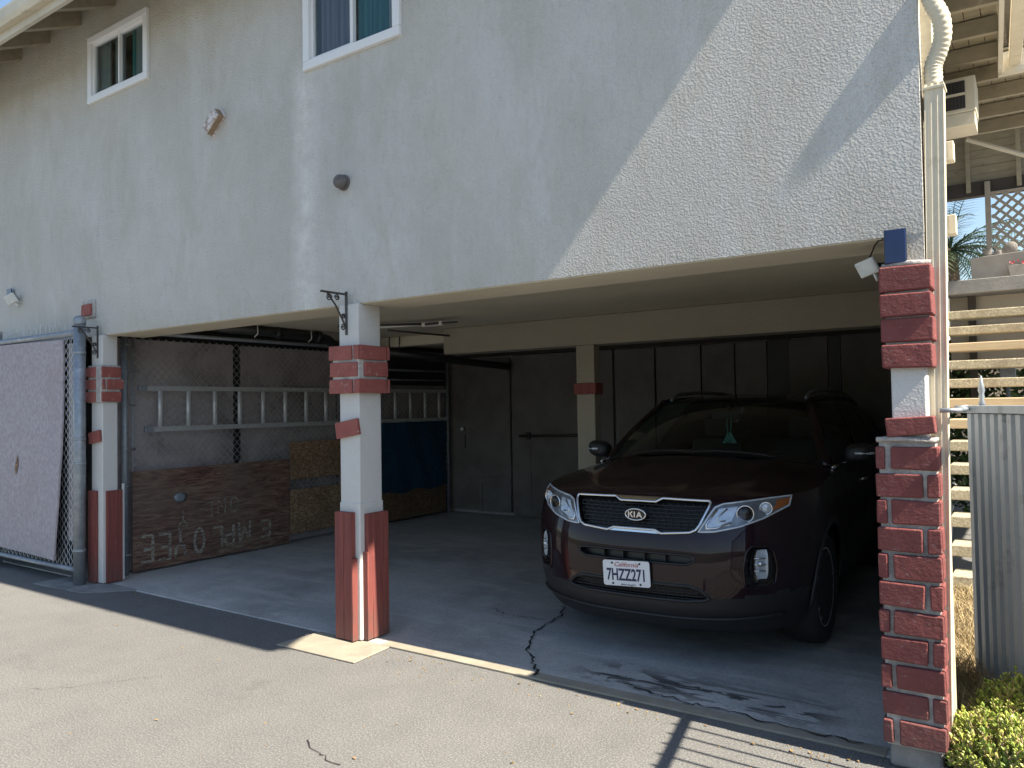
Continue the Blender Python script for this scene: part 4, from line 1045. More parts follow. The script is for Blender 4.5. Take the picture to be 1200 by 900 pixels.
for i in range(4600):
    y = rg.uniform(4.05, 6.15); x = rg.uniform(side(y)+.02 if y > 4.4 else -.345, .0 if y > 4.7 else -.16)
    h = rg.uniform(.05, .22)*(1.15 if y < 5.2 else .8); b0 = Vector((x, y, bedz(x, y)-.01))
    d = Vector((rg.gauss(0, .45), rg.gauss(0, .45), 1)).normalized(); k_ = Vector((rg.gauss(0, .5), rg.gauss(0, .5), -.25))
    p1 = b0 + d*h*.55; p2 = b0 + d*h + k_*h*.4; w_ = rg.uniform(.0012, .0032); s = d.cross(Vector((rg.gauss(0, 1), rg.gauss(0, 1), .1))).normalized()*w_
    a.add([b0-s, b0+s, p1+s*.8, p1-s*.8, p2], [(0, 1, 2, 3), (3, 2, 4)])
o = obj('dry_grass', a, m['dry'], normals=False, loc=(-.3, 5, 0)); tag(o, 'tangle of dry straw-coloured grass between the pillar and the gate', 'grass', kind='stuff')
def succulent(cx, cy, rad, hh, n, lab, seed):
    rs = random.Random(seed); t = thing('succulent_bush', lab, 'plant', (cx, cy, 0), group='succulent bushes by the gate')
    lf = MB(); st = MB()
    for i in range(n):
        r_ = rad*math.sqrt(rs.random()); an = rs.uniform(0, 2*PI); x = cx + r_*math.cos(an); y = cy + r_*math.sin(an)*1.15
        if x < -.37 and y < 3.98: continue
        top = bedz(x, y) + hh*(1-(r_/rad)**2*.75)*rs.uniform(.72, 1.12) + .02
        b0 = Vector((cx + (x-cx)*.7, cy + (y-cy)*.7, max(0, top-.14))); tp = Vector((x, y, top))
        st.tube([b0, b0.lerp(tp, .6)+Vector((rs.uniform(-.01, .01), rs.uniform(-.01, .01), 0)), tp], [.0035, .003, .0025], 4)
        ax = (tp-b0).normalized()
        for k in range(rs.randint(9, 13)):
            q_ = b0.lerp(tp, .45+.58*k/11)
            a_ = k*2.4+rs.uniform(-.3, .3); rd = ax.orthogonal().normalized(); rd = Quaternion(ax, a_) @ rd
            d = (rd*(1.0-.04*k) + ax*(.35+.06*k)).normalized(); L_ = rs.choice((rs.uniform(.010, .018), rs.uniform(.018, .034))); w_ = L_*rs.uniform(.22, .36)
            s = d.cross(ax).normalized()*w_; nrm = d.cross(s).normalized()*w_*.5
            m1 = q_ + d*L_*.6
            lf.add([q_, m1+s+nrm*.3, q_+d*L_, m1-s+nrm*.3, m1-nrm, m1+nrm*1.4], [(0, 1, 5), (1, 2, 5), (2, 3, 5), (3, 0, 5), (1, 0, 4), (2, 1, 4), (3, 2, 4), (0, 3, 4)])
    obj('leaves', lf, m['succ'], t, normals=False); obj('stems', st, m['dry'], t)
succulent(-.20, 3.80, .23, .20, 520, 'bright green succulent bush lowest at the corner by the brick pillar', 1)
succulent(-.12, 4.10, .20, .24, 420, 'yellow-green succulent bush against the foot of the slatted gate', 2)
succulent(-.05, 3.60, .17, .20, 320, 'succulent bush with pinkish tips at the right edge', 3)

# palm beyond the landing
PT = thing('palm_tree', 'palm tree with drooping fronds beyond the balcony', 'tree', (-1.75, 22, 0))
a = MB(); a.tube([(-1.75+.05*math.sin(z*2), 22, z) for z in [0, 1, 2, 3, 4, 5.0, 5.3]], [.22, .18, .17, .16, .16, .19, .12], 12); obj('trunk', a, m['bark'], PT, smooth=True)
a = MB(); rq = random.Random(21)
for i in range(44):
    an = i*2.399; el = rq.uniform(-.35, 1.1); Lf = rq.uniform(1.5, 2.3)
    pts = []; d = Vector((math.cos(an)*math.cos(el), math.sin(an)*math.cos(el), math.sin(el))); p = Vector((-1.75, 22, 5.25))
    for k in range(13):
        pts.append(p.copy()); p += d*Lf/12; d = (d + Vector((0, 0, -.10))).normalized()
    a.tube(pts, [.018*(1-k/14) for k in range(13)], 4)
    for k in range(2, 25):
        f_ = k/25*12; i0 = int(f_); q_ = pts[i0].lerp(pts[min(12, i0+1)], f_-i0); dd = (pts[min(12, i0+1)]-pts[i0]).normalized() if i0 < 12 else dd
        sd = dd.cross(Vector((0, 0, 1))).normalized(); ll = .50*math.sin(PI*(.12+.8*k/25))*rq.uniform(.8, 1.1)
        for s in (1, -1):
            dr = (sd*s + dd*.75 + Vector((0, 0, -.25+rq.uniform(-.2, .2)))).normalized(); w_ = dr.cross(Vector((0, 0, 1))).normalized()*.014
            a.add([q_-w_, q_+w_, q_+dr*ll*.6+w_*.8, q_+dr*ll*.6-w_*.8, q_+dr*ll+Vector((0, 0, -.05))], [(0, 1, 2, 3), (3, 2, 4)])
obj('crown', a, m['palm'], PT, normals=False)

# grit, pebbles and dry leaves on the paving
m['leafdry'] = mat_leaf('dry_leaf', [(.3, (.16, .09, .035)), (.5, (.26, .17, .07)), (.7, (.34, .26, .13))], .8, 9)
a = MB(); rl = random.Random(77)
for i in range(420):
    if i < 300:
        x = rl.uniform(-6.5, -.6); y = 3.66 - abs(rl.gauss(0, .16)) if rl.random() < .7 else rl.uniform(.8, 3.6)
        if y > 3.68: continue
    else: x, y = rl.uniform(-.95, -.3), rl.uniform(3.0, 3.62)
    c = Vector((x, y, .002)); r_ = rl.uniform(.002, .007)
    if rl.random() < .8:
        vs = [c + Vector((r_*rl.uniform(.6, 1.2)*math.cos(k*2*PI/5), r_*rl.uniform(.6, 1.2)*math.sin(k*2*PI/5), 0)) for k in range(5)] + [c + Vector((0, 0, r_*.8))]
        a.add(vs, [(k, (k+1) % 5, 5) for k in range(5)])
    else:
        an = rl.uniform(0, 6.3); d = Vector((math.cos(an), math.sin(an), .1))*rl.uniform(.012, .028); s = Vector((-d.y, d.x, 0))*.3; u = Vector((0, 0, rl.uniform(.002, .010)))
        a.add([c, c+d*.5+s+u, c+d+u*.5, c+d*.5-s+u], [(0, 1, 2, 3)])
tag(obj('ground_litter', a, m['leafdry'], normals=False), 'grit and dry leaf crumbs scattered on the paving', 'litter', kind='stuff')

def shrub(loc, rx, ry, h, n, lab, seed):
    rs = random.Random(seed); t = thing('shrub', lab, 'shrub', loc, group='shrubs behind the stairs')
    lf = MB(); stm = MB()
    for k in range(7):
        an = rs.uniform(0, 2*PI); tp = Vector((math.cos(an)*rx*.6, math.sin(an)*ry*.6, h*rs.uniform(.5, .85)))
        stm.tube([(0, 0, 0), tp*.5+Vector((.03, .02, 0)), tp], [.02, .012, .005], 5)
    cl = [(rs.uniform(-rx, rx)*.75, rs.uniform(-ry, ry)*.75, h*rs.uniform(.15, .9), rs.uniform(.14, .30)) for _ in range(22)]
    for i in range(n):
        c = rs.choice(cl); p = Vector(c[:3]) + Vector((rs.gauss(0, 1), rs.gauss(0, 1), rs.gauss(0, 1)))*c[3]*.6
        if p.z < .03: continue
        d = Vector((rs.gauss(0, 1), rs.gauss(0, 1), rs.gauss(.2, .7))).normalized(); s = d.orthogonal().normalized(); s = Quaternion(d, rs.uniform(0, 6)) @ s
        L_ = rs.uniform(.05, .12); w_ = s*L_*.28
        lf.add([p, p+d*L_*.5+w_, p+d*L_, p+d*L_*.5-w_], [(0, 1, 2, 3)])
    obj('foliage', lf, m['shrub'], t, local=True, normals=False); obj('stems', stm, m['bark'], t, local=True)
shrub((-.55, 11.0, 0), .6, .45, 2.35, 4200, 'dark leafy shrub growing left under the landing behind the treads', 5)
shrub((.25, 11.4, 0), .7, .45, 2.5, 4200, 'dark leafy shrub growing right under the landing behind the treads', 6)
NH = thing('neighbour_house', 'beige neighbouring wall with a white window seen between the stair treads', 'house', (0, 16.5, 0))
a = MB(); a.box(-3.2, 4.5, 16.4, 20.0, 0, 2.6); obj('wall', a, m['housewall'], NH)
a = MB(); a.box(-.95, -.35, 16.36, 16.398, .3, 1.5); o = obj('window', a, m['white'], NH, bevel=.005)
a = MB(); a.box(-.90, -.40, 16.35, 16.358, .36, 1.44); a.v = [tuple(Vector(p)-wpos(NH)) for p in a.v]; obj('pane', a, m['black'], o, local=True)
t = thing('garden_post_box', 'small grey box on a slim post behind the stair treads', 'post box', (-.30, 10.2, 0))
a = MB(); a.cyl((-.30, 10.2, 0), (-.30, 10.2, 1.75), .02, 8); obj('pole', a, m['galv'], t, smooth=True)
a = MB(); a.box(-.37, -.22, 10.13, 10.27, 1.75, 1.98); obj('box', a, m['galv'], t, bevel=.01)
# unseen ring added to block low sky light, standing for trees opposite
a = MB()
for ring in (0,):
    n = 72; P0 = []; P1_ = []; P2_ = []
    for k in range(n+1):
        an = 2*PI*k/n; h = 11 + 6*noise.noise(Vector((math.cos(an)*2.2, math.sin(an)*2.2, .3))) + 3*noise.noise(Vector((math.cos(an)*7, math.sin(an)*7, 1.3))) + 5*max(0, -math.sin(an)+.2)
        P0.append((130*math.cos(an), 130*math.sin(an), -.5)); P1_.append((142*math.cos(an), 142*math.sin(an), max(3, h*.7))); P2_.append((170*math.cos(an), 170*math.sin(an), max(4, h)))
    a.grid([P0, P1_, P2_])
m['skyline'] = simple('far_trees', (.045, .06, .035), .95, (.07, .075, .05), .12)
struct('skyline_block', a, m['skyline'], smooth=True)
# ------------------------------------------------------------------ the parked car (local frame: nose at y = 0, tail toward +y)
def paint(name, c, rough=.28, metal=.35, coat=.75):
    M = Mat(name); n_ = M.noise(900, 1, .5)
    d = M.noise(5, 5, .65)
    M.col(M.mix(M.ramp(n_, [(.4, 0.0), (.7, 1.0)]), c, tuple(x*1.6 for x in c))).rough(M.ramp(d, [(.3, rough), (.75, rough+.12)])).set(Metallic=metal, Coat_Weight=coat, Coat_Roughness=.03, Coat_IOR=1.45, Specular_IOR_Level=.15)
    return M.m
m['maroon'] = paint('maroon_car_paint', (.0105, .0028, .0056), .3, .25)
m['cladding'] = simple('car_black_plastic', (.012, .012, .0135), .5, (.017, .017, .018), 90, 200, .001)
m['gloss'] = simple('gloss_black', (.008, .008, .009), .12, (.008, .008, .009), 5)
m['mesh'] = simple('grille_black', (.012, .012, .013), .35, (.016, .016, .017), 40)
m['chrome'] = simple('car_chrome', (.72, .73, .75), .10, (.66, .67, .69), 5, metal=1)
m['lamp_dark'] = simple('lamp_bezel', (.26, .28, .30), .3, (.16, .175, .19), 14, metal=.4)
m['lamp_silver'] = simple('lamp_reflector', (.74, .79, .84), .2, (.50, .55, .60), 30, metal=.3)
m['amber'] = simple('amber_lens', (.45, .12, .02), .2, (.35, .09, .015), 30)
m['redlens'] = simple('red_lens', (.30, .012, .012), .15)
m['lens'] = mk_glass('clear_lens', (.92, .94, .96))
m['carglass'] = mk_glass('tinted_car_glass', (.46, .55, .53), rough=.01)
m['darkglass'] = mk_glass('privacy_glass', (.10, .12, .12), rough=.01)
m['tyre'] = simple('tyre_rubber', (.016, .016, .017), .85, (.026, .025, .024), 10, 60, .002)
m['alloy'] = simple('alloy_wheel', (.62, .64, .67), .3, (.52, .54, .57), 12, metal=.45)
m['cabin'] = simple('cabin_trim', (.025, .025, .027), .7, (.035, .034, .034), 12)
m['seat'] = simple('seat_cloth', (.05, .048, .046), .85, (.035, .034, .033), 20)
m['plate'] = simple('plate_white', (.74, .74, .75), .4, (.68, .68, .69), 20)
m['plateblue'] = simple('plate_ink', (.018, .025, .09), .5); m['platered'] = simple('plate_red_ink', (.42, .05, .06), .5)
m['teal'] = simple('teal_tassel', (.16, .62, .56), .8, (.30, .72, .66), 40)

CAR = thing('parked_car', 'dark maroon SUV parked nose-out in the shaded carport', 'car', (-2.055, 4.245, .014), R(1.1))
def ip(t, T):
    if t <= T[0][0]: return T[0][1]
    for (a, x), (b, y) in zip(T[:-1], T[1:]):
        if t <= b:
            s = (t-a)/(b-a); s = s*s*(3-2*s) if False else s
            return x + (y-x)*s
    return T[-1][1]
Wt = [(.18, .845), (.26, .872), (.36, .900), (.5, .922), (.66, .936), (.80, .942), (.90, .938), (1.0, .918), (1.08, .898), (1.18, .872)]
Yt = [(.18, .13), (.22, .085), (.27, .045), (.34, .018), (.42, .004), (.50, .0), (.60, .004), (.68, .014), (.74, .026), (.80, .044), (.86, .066), (.92, .094), (.96, .120), (.985, .150), (1.01, .20), (1.2, .3)]
def W(z): return ip(z, Wt)
def Yf(z): return ip(z, Yt)
PX, QX, LX, LEN, LR = 2.75, 2.0, .64, 4.685, .34
def S(x, z):
    s = min(.9999, abs(x)/W(z)); return Yf(z) + LX*(1-(1-s**PX)**(1/QX))
ZT = [(.15, .985), (.35, .985), (.6, 1.0), (1.0, 1.04), (1.38, 1.075), (2.4, 1.105), (3.6, 1.145), (4.6, 1.16)]
ZBt = [(.0, .20), (.45, .205), (.6, .25), (.9, .27), (4.0, .28), (4.5, .34)]
fr = [i/46*.82 for i in range(47)]
th0 = math.asin(.82**(PX/2)); fr += [math.sin(th0 + (PI/2-th0)*k/20)**(2/PX) for k in range(1, 20)]
NF = len(fr); ys_ = [i/150 for i in range(151)]; rr = [k/22*PI/2 for k in range(1, 23)]
NV = 40
AX1, AX2, AZ, AR = .945, 3.645, .355, .405
cols = []
def yref(i):
    z = .9
    if i < NF: return Yf(z) + LX*(1-(1-fr[i]**PX)**(1/QX))
    if i < NF+151: return (Yf(z)+LX) + (LEN-LR-(Yf(z)+LX))*ys_[i-NF]
    return LEN-LR + LR*math.sin(rr[i-NF-151])
NC = NF+151+22
def bodypt(i, v):
    yr = yref(i); zb, zt = ip(yr, ZBt), ip(yr, ZT); z = zb + (zt-zb)*v; w_ = W(z)
    lat = 1.0
    if i < NF: x = w_*fr[i]; y = Yf(z) + LX*(1-(1-fr[i]**PX)**(1/QX))
    elif i < NF+151:
        a = Yf(z)+LX; b = LEN-LR; y = a + (b-a)*ys_[i-NF]; x = w_
    else:
        an = rr[i-NF-151]; x = w_*max(0, math.cos(an))**(2/3.2); y = LEN - LR + LR*math.sin(an)**(2/2.2) - .06*max(0, z-.7)
    if y > 2.6: x *= 1 - .035*((y-2.6)/2.0)**2
    # shoulder crease, door hollow, arch flares
    k = max(0, min(1, (y-.75)/.4))*max(0, min(1, (4.5-y)/.4))
    x += k*(.010*math.exp(-((z-.905)/.03)**2) - .016*math.exp(-((z-.52)/.09)**2))
    for ax in (AX1, AX2):
        d = math.hypot(y-ax, z-AZ); x += .016*math.exp(-((d-AR)/.07)**2) if y > .35 else 0
    return Vector((x, y, z))
GRID = [[bodypt(i, j/NV) for i in range(NC)] for j in range(NV+1)]
def inpoly(x, z, P):
    c = False
    for (x1, z1), (x2, z2) in zip(P, P[1:]+P[:1]):
        if (z1 > z) != (z2 > z) and x < (x2-x1)*(z-z1)/(z2-z1)+x1: c = not c
    return c
GR = [(0, .945), (.115, .945), (.155, .966), (.435, .960), (.442, .948), (.432, .915), (.395, .825), (.375, .797), (.345, .783), (.175, .769), (.135, .786), (0, .786)]
SL = [(0, .588), (.33, .600), (.37, .618), (.378, .632), (.365, .648), (.30, .655), (0, .650)]
LG = [(0, .385), (.33, .388), (.43, .40), (.455, .415), (.40, .462), (.34, .478), (0, .474)]
FP = [(.640, .475), (.735, .478), (.778, .505), (.788, .595), (.775, .675), (.745, .715), (.670, .712), (.645, .68), (.632, .58)]
bins = {}
def put(name, mat, quad):
    bins.setdefault((name, mat), MB()).add(quad, [(0, 1, 2, 3)])
def snap(p):
    for ax in (AX1, AX2):
        d = math.hypot(p.y-ax, p.z-AZ)
        if d < AR: 
            k = AR/max(d, 1e-4); return Vector((p.x, ax+(p.y-ax)*k, AZ+(p.z-AZ)*k))
    return p
for j in range(NV):
    for i in range(NC-1):
        q = [GRID[j][i], GRID[j][i+1], GRID[j+1][i+1], GRID[j+1][i]]; c = (q[0]+q[1]+q[2]+q[3])/4
        if c.y > .4 and any(math.hypot(c.y-ax, c.z-AZ) < AR-.004 for ax in (AX1, AX2)): continue
        if c.y < .6 and i < NF and any(inpoly(abs(c.x), c.z, P_) for P_ in (GR, SL, LG)): continue
        if c.y < .6 and i < NF and inpoly(abs(c.x), c.z, FP): continue
        if c.y > .4: q = [snap(p) for p in q]
        low = .385 if c.y < .5 else .37
        if c.y < .56 and i < NF:
            ed = ip(c.x, [(0, .486), (.36, .486), (.47, .425), (.62, .425), (.8, .45)])
            nm = ('lower_bumper', 'cladding') if c.z < ed else ('front_bumper', 'maroon')
        elif c.z < low: nm = ('sill_cladding', 'cladding')
        elif 1.40 < c.y < 2.50: nm = ('front_door', 'maroon')
        elif 2.51 < c.y < 3.30 + max(0, c.z-.7)*.5: nm = ('rear_door', 'maroon')
        elif c.y < 1.40: nm = ('front_fender', 'maroon')
        else: nm = ('rear_body', 'maroon')
        for sx in (1, -1):
            nmm = nm if nm[0] in ('lower_bumper', 'front_bumper', 'rear_body') else (nm[0] + ('' if sx > 0 else '#'), nm[1])
            put(*nmm, [(p.x*sx, p.y, p.z) for p in (q if sx > 0 else q[::-1])])
made = {}
def weld(o, d=.0006):
    bm = bmesh.new(); bm.from_mesh(o.data); bmesh.ops.remove_doubles(bm, verts=bm.verts, dist=d); bm.to_mesh(o.data); bm.free()
    for p in o.data.polygons: p.use_smooth = True
for (nm, mt), mb in bins.items():
    o = obj(nm.strip('#'), mb, m[mt], CAR, local=True, smooth=True, normals=False); weld(o); made[nm] = o

# hood
hood = MB(); H = []
for i in range(NC):
    e = GRID[NV][i]
    if i % 2 and i > 10: continue
    if e.y > 1.385: break
    ye = e.y; cr = ip(ye, [(.15, .0), (.17, .012), (.22, .030), (.4, .060), (.8, .085), (1.4, .098)]); kk = .28*max(0, min(1, (ye-.45)/.93))
    row = []
    for q in range(49):
        s = -1 + q/24; a = abs(s)
        z = e.z + cr*(1-a**2.3) + .010*math.exp(-((a-.60)/.07)**2)*min(1, ye/.5) - .006*math.exp(-((a-.40)/.12)**2)*min(1, ye/.5)
        row.append((e.x*s, ye - kk*(1-s*s), z))
    H.append(row)
hood.grid(H); ho = obj('hood', hood, m['maroon'], CAR, local=True, smooth=True); weld(ho, .0002)

# glasshouse
def wsb(s): return Vector((.835*s, 1.10+.28*s*s, 1.168-.085*s*s))
def wst(s): return Vector((.605*s, 1.93+.09*s*s, 1.572-.035*s*s))
NS = 28
def wspt(s, v): 
    p = wsb(s).lerp(wst(s), v); p.y -= .035*4*v*(1-v); p.z += .018*4*v*(1-v); return p
a = MB(); a.grid([[wspt(-1+2*k/NS, v/14) for k in range(NS+1)] for v in range(15)]); ws = obj('windshield', a, m['carglass'], CAR, local=True, smooth=True)
a = MB()   # dark frit border round the glass
for lo, hi in ((0, .07), (.945, 1)):
    a.grid([[wspt(-1+2*k/NS, v)+Vector((0, -.002, .002)) for k in range(NS+1)] for v in (lo, (lo+hi)/2, hi)])
for sg in (1, -1): a.grid([[wspt(sg*(.955+.045*k/2), v/14)+Vector((0, -.002, .002)) for k in range(3)] for v in range(15)])
obj('glass_border', a, m['gloss'], ws, local=True, smooth=True)
RT = [(1.9, 1.572), (2.2, 1.598), (2.6, 1.612), (3.1, 1.618), (3.6, 1.605), (4.0, 1.575), (4.3, 1.53)]
RWt = [(1.9, .605), (2.4, .618), (3.2, .610), (4.3, .565)]
a = MB(); rows = []
for k in range(27):
    f = k/26; row = []
    for q in range(NS+1):
        s = -1+2*q/NS; y = wst(s).y + (4.30 - wst(s).y - .05*(s*s))*f
        row.append((ip(y, RWt)*s, y, ip(y, RT) - .035*s*s - .016*s**6))
    rows.append(row)
a.grid(rows); obj('roof', a, m['maroon'], CAR, local=True, smooth=True)
def belt(u):
    y = 1.37 + 3.08*u; z = ip(y, ZT)+.004; x = (W(z) - .022)*(1 - .035*(max(0, y-2.6)/2.0)**2); return Vector((x, y, z))
def redge(u):
    y = 2.02 + 2.20*u; return Vector((ip(y, RWt)+.004, y, ip(y, RT)-.053))
def sg(u, v):
    p = belt(u).lerp(redge(u), v); p.x += .030*4*v*(1-v)*.7; return p
for sx in (1, -1):
    for nm, u0, u1, mt in (('side_window', .015, .355, 'carglass'), ('side_window', .372, .675, 'darkglass'), ('side_window', .70, .895, 'darkglass')):
        a = MB(); a.grid([[Vector((sg(u0+(u1-u0)*k/16, v/10).x*sx, *sg(u0+(u1-u0)*k/16, v/10).yz)) for k in range(17)] for v in range(11)]); obj(nm, a, m[mt], CAR, local=True, smooth=True)
    for nm, u0, u1, mt, off in (('door_pillar', .352, .375, 'gloss', .004), ('door_pillar', .672, .703, 'gloss', .004), ('rear_pillar', .893, 1.0, 'maroon', .006)):
        a = MB(); a.grid([[Vector(((sg(u0+(u1-u0)*k/6, v/10).x+off)*sx, *sg(u0+(u1-u0)*k/6, v/10).yz)) for k in range(7)] for v in range(11)]); obj(nm, a, m[mt], CAR, local=True, smooth=True)
    a = MB(); a.tube([Vector((p.x*sx, p.y, p.z)) for p in [wspt(1, v/12)+Vector((.010, .012, -.002)) for v in range(13)]], .030, 10, flat=.7); obj('windshield_pillar', a, m['maroon'], CAR, local=True, smooth=True)
    a = MB(); a.tube([Vector((redge(u/24).x*sx, redge(u/24).y, redge(u/24).z+.012)) for u in range(25)], .024, 10); obj('roof_edge', a, m['maroon'], CAR, local=True, smooth=True)
    a = MB(); a.tube([Vector(((belt(u/30).x+.010)*sx, belt(u/30).y, belt(u/30).z-.001)) for u in range(31)], .013, 8); obj('belt_moulding', a, m['chrome'], CAR, local=True, smooth=True)
    # roof rail standing on feet
    P_ = [(ip(y, RWt)*.92*sx, y, ip(y, RT)-.03 + dz) for y, dz in ((2.10, .0), (2.16, .022), (2.28, .042), (2.6, .047), (3.2, .047), (3.8, .044), (3.98, .032), (4.06, 0))]
    a = MB(); a.tube(smoothpath(P_, 5), .014, 10, flat=1.3); obj('roof_rail', a, m['lamp_dark'], CAR, local=True, smooth=True)
    # door mirror
    mr = MB(); n1, n2 = 14, 18; G2 = []
    for i in range(n1+1):
        t_ = -PI/2 + PI*i/n1; row = []
        for k in range(n2+1):
            an = 2*PI*k/n2; c_, s_ = math.cos(an), math.sin(an)
            row.append((sx*(1.015 + .100*math.copysign(abs(c_)**.75, c_)*math.cos(t_)**.6), 1.62+.070*math.sin(t_)*(1 if t_ > 0 else 1.25), 1.165 + .070*math.copysign(abs(s_)**.75, s_)*math.cos(t_)**.6 + .012*c_))
        G2.append(row)
    mr.grid(G2); mo = obj('door_mirror', mr, m['cladding'], CAR, local=True, smooth=True)
    a = MB(); a.tube([(sx*.86, 1.60, 1.085), (sx*.93, 1.615, 1.10), (sx*.98, 1.62, 1.12)], .022, 8, flat=.6); obj('mirror_arm', a, m['gloss'], mo, local=True, smooth=True)
    a = MB(); a.tube([(sx*(1.02+.10*math.sin(t_)), 1.62-.083*math.cos(t_), 1.168) for t_ in (-.2, .2, .6, 1.0, 1.3)], .010, 8); obj('turn_signal', a, m['lens'] if False else m['lamp_silver'], mo, local=True, smooth=True)
    # door handles
    for y in (2.30, 3.18):
        a = MB(); x0 = W(.93)+.012; a.tube([(sx*(x0-.01), y-.10, .93), (sx*(x0+.016), y-.075, .932), (sx*(x0+.018), y, .936), (sx*(x0+.016), y+.075, .938), (sx*(x0-.012), y+.10, .938)], .012, 8)
        obj('handle', a, m['chrome'], made['front_door' + ('' if sx > 0 else '#')] if y < 2.5 else made['rear_door' + ('' if sx > 0 else '#')], local=True, smooth=True)
# rear window, tailgate lamp clusters
a = MB(); RV = []
for v in range(9):
    row = []
    for k in range(NS+1):
        s = -1+2*k/NS; tp = Vector((ip(4.28, RWt)*s*.97, 4.285-.05*s*s, 1.525-.035*s*s)); bt = Vector((.80*s, 4.62-.14*s*s, 1.165)); p = tp.lerp(bt, v/8); p.y += .02*4*(v/8)*(1-v/8); row.append(p)
    RV.append(row)
a.grid(RV); obj('rear_window', a, m['darkglass'], CAR, local=True, smooth=True)
for sx in (1, -1):
    a = MB()
    for i in range(NC-24, NC-6): pass
    P2 = [[Vector((GRID[j][i].x*1.006*sx, GRID[j][i].y+.006, GRID[j][i].z)) for i in range(NF+145, NF+163)] for j in range(29, 39)]
    a.grid(P2); obj('tail_light', a, m['redlens'], CAR, local=True, smooth=True)
# under-tray, wheel wells, cabin floor
a = MB(); a.box(-.60, .60, .45, 4.3, .22, .34); obj('underbody', a, m['cladding'], CAR, local=True)
for ax in (AX1, AX2):
    for sx in (1, -1):
        a = MB(); P3 = []
        for xx in (.60, .90):
            P3.append([(sx*xx, ax+(AR+.012)*math.cos(t_), AZ+(AR+.012)*math.sin(t_)) for t_ in [-.08+(PI+.16)*k/24 for k in range(25)]])
        a.grid(P3); a.add([(sx*.60, ax, AZ)] + P3[0], [(0, k, k+1) for k in range(1, 25)])
        obj('wheel_well', a, m['cladding'], CAR, local=True, smooth=True)
for ax in (AX1, AX2):
    for sx in (1, -1):
        a = MB(); pts = []
        for k in range(33):
            t_ = -.10+(PI+.2)*k/32; y, z = ax+(AR+.014)*math.cos(t_), AZ+(AR+.014)*math.sin(t_); pts.append((sx*(W(max(.2, z))+.013), y, z))
        a.tube(pts, .022, 8, flat=.55); obj('arch_trim', a, m['cladding'], CAR, local=True, smooth=True)

# wheels
def wheel(x, y, sx):
    r0 = .355
    a = MB(); a.lathe([(.245, -.105), (.29, -.118), (.325, -.117), (.347, -.095), (.355, -.06), (.356, 0), (.355, .06), (.347, .095), (.325, .117), (.29, .118), (.245, .105)], 44, 'x')
    for k in range(60):      # tread grooves read as thin ribs
        pass
    tp = MB(); tp.v = [(p[0]*sx + x, p[1]+y, p[2]+r0) for p in a.v]; tp.f = a.f; tp.mi = a.mi
    w_ = obj('wheel', tp, m['tyre'], CAR, local=True, smooth=True)
    a = MB(); a.lathe([(.248, -.10), (.252, .095), (.246, .108), (.236, .104), (.228, .085), (.222, -.05), (.15, -.06)], 40, 'x')
    a.lathe([(.0, .082), (.030, .080), (.034, .070), (.036, .03)], 18, 'x')
    for k in range(5):
        for d in (-.135, .135):
            an = 2*PI*k/5 + d; c_, s_ = math.cos(an), math.sin(an); an2 = 2*PI*k/5 + d*1.35; c2, s2 = math.cos(an2), math.sin(an2)
            a.tube([(.068, c_*.03, s_*.03), (.078, c_*.10, s_*.10), (.088, c2*.18, s2*.18), (.092, c2*.238, s2*.238)], [.018, .017, .015, .017], 6, flat=.8)
    a.v = [(p[0]*sx + x, p[1]+y, p[2]+r0) for p in a.v]; obj('rim', a, m['alloy'], w_, local=True, smooth=True)
    a = MB(); a.lathe([(.03, .0), (.15, .0), (.15, -.02), (.03, -.02)], 30, 'x'); a.v = [(p[0]*sx + x, p[1]+y, p[2]+r0) for p in a.v]; obj('brake_disc', a, m['alu'], w_, local=True, smooth=False)
for ax in (AX1, AX2):
    for sx in (1, -1): wheel(sx*.80, ax, sx)

# ---------------- front end
def mirrorpoly(P): return P + [(-x, z) for x, z in reversed(P)]
def onS(x, z, off): return Vector((x, S(x, z)+off, z))
def dense(P, st=.02, closed=True):
    out = []; n = len(P)
    for i in range(n if closed else n-1):
        a_, b_ = Vector(P[i]), Vector(P[(i+1) % n]); k = max(1, int((b_-a_).length/st))
        for q in range(k): out.append(tuple(a_.lerp(b_, q/k)))
    if not closed: out.append(P[-1])
    return out
def insert(P, off, nx=44, nz=7):
    """sheet behind an opening, following the nose, covering the outline plus a margin"""
    zs = [z for _, z in P]; z0, z1 = min(zs)-.008, max(zs)+.008; rows = []
    xm = max(x for x, _ in P)+.008
    for j in range(nz+1):
        z = z0 + (z1-z0)*j/nz; rows.append([onS(-xm+2*xm*k/nx, z, off) for k in range(nx+1)])
    mb = MB(); mb.grid(rows); return mb
def halfw(P, z):
    xs = []
    for (x1, z1), (x2, z2) in zip(P, P[1:]):
        if (z1-z)*(z2-z) <= 0 and z1 != z2: xs.append(x1+(x2-x1)*(z-z1)/(z2-z1))
    return max(xs) if xs else 0
gr = obj('grille', insert(GR, .045), m['mesh'], CAR, local=True, smooth=True)
a = MB(); zz = .795; r_i = 0
while zz < .945:
    hw = halfw(GR, zz)-.004
    a.tube([onS(-hw+2*hw*k/40, zz, .020) for k in range(41)], .0042, 5)
    n_ = int(2*hw/.044)
    for k in range(n_+1):
        x = -hw + (k + (.5 if r_i % 2 else 0))*2*hw/n_
        if abs(x) < hw: a.tube([onS(x, zz, .020), onS(x, min(.95, zz+.0215), .020)], .0036, 4)
    zz += .0215; r_i += 1
obj('grille_mesh', a, m['gloss'], gr, local=True, smooth=True)
a = MB(); a.tube([onS(x, z, -.004) for x, z in dense(mirrorpoly(GR[1:-1]), .012)], .0095, 8, closed=True)
a.add([onS(x, z, -.007) for x, z in ((-.15, .972), (.15, .972), (.112, .941), (-.112, .941))], [(0, 1, 2, 3)])
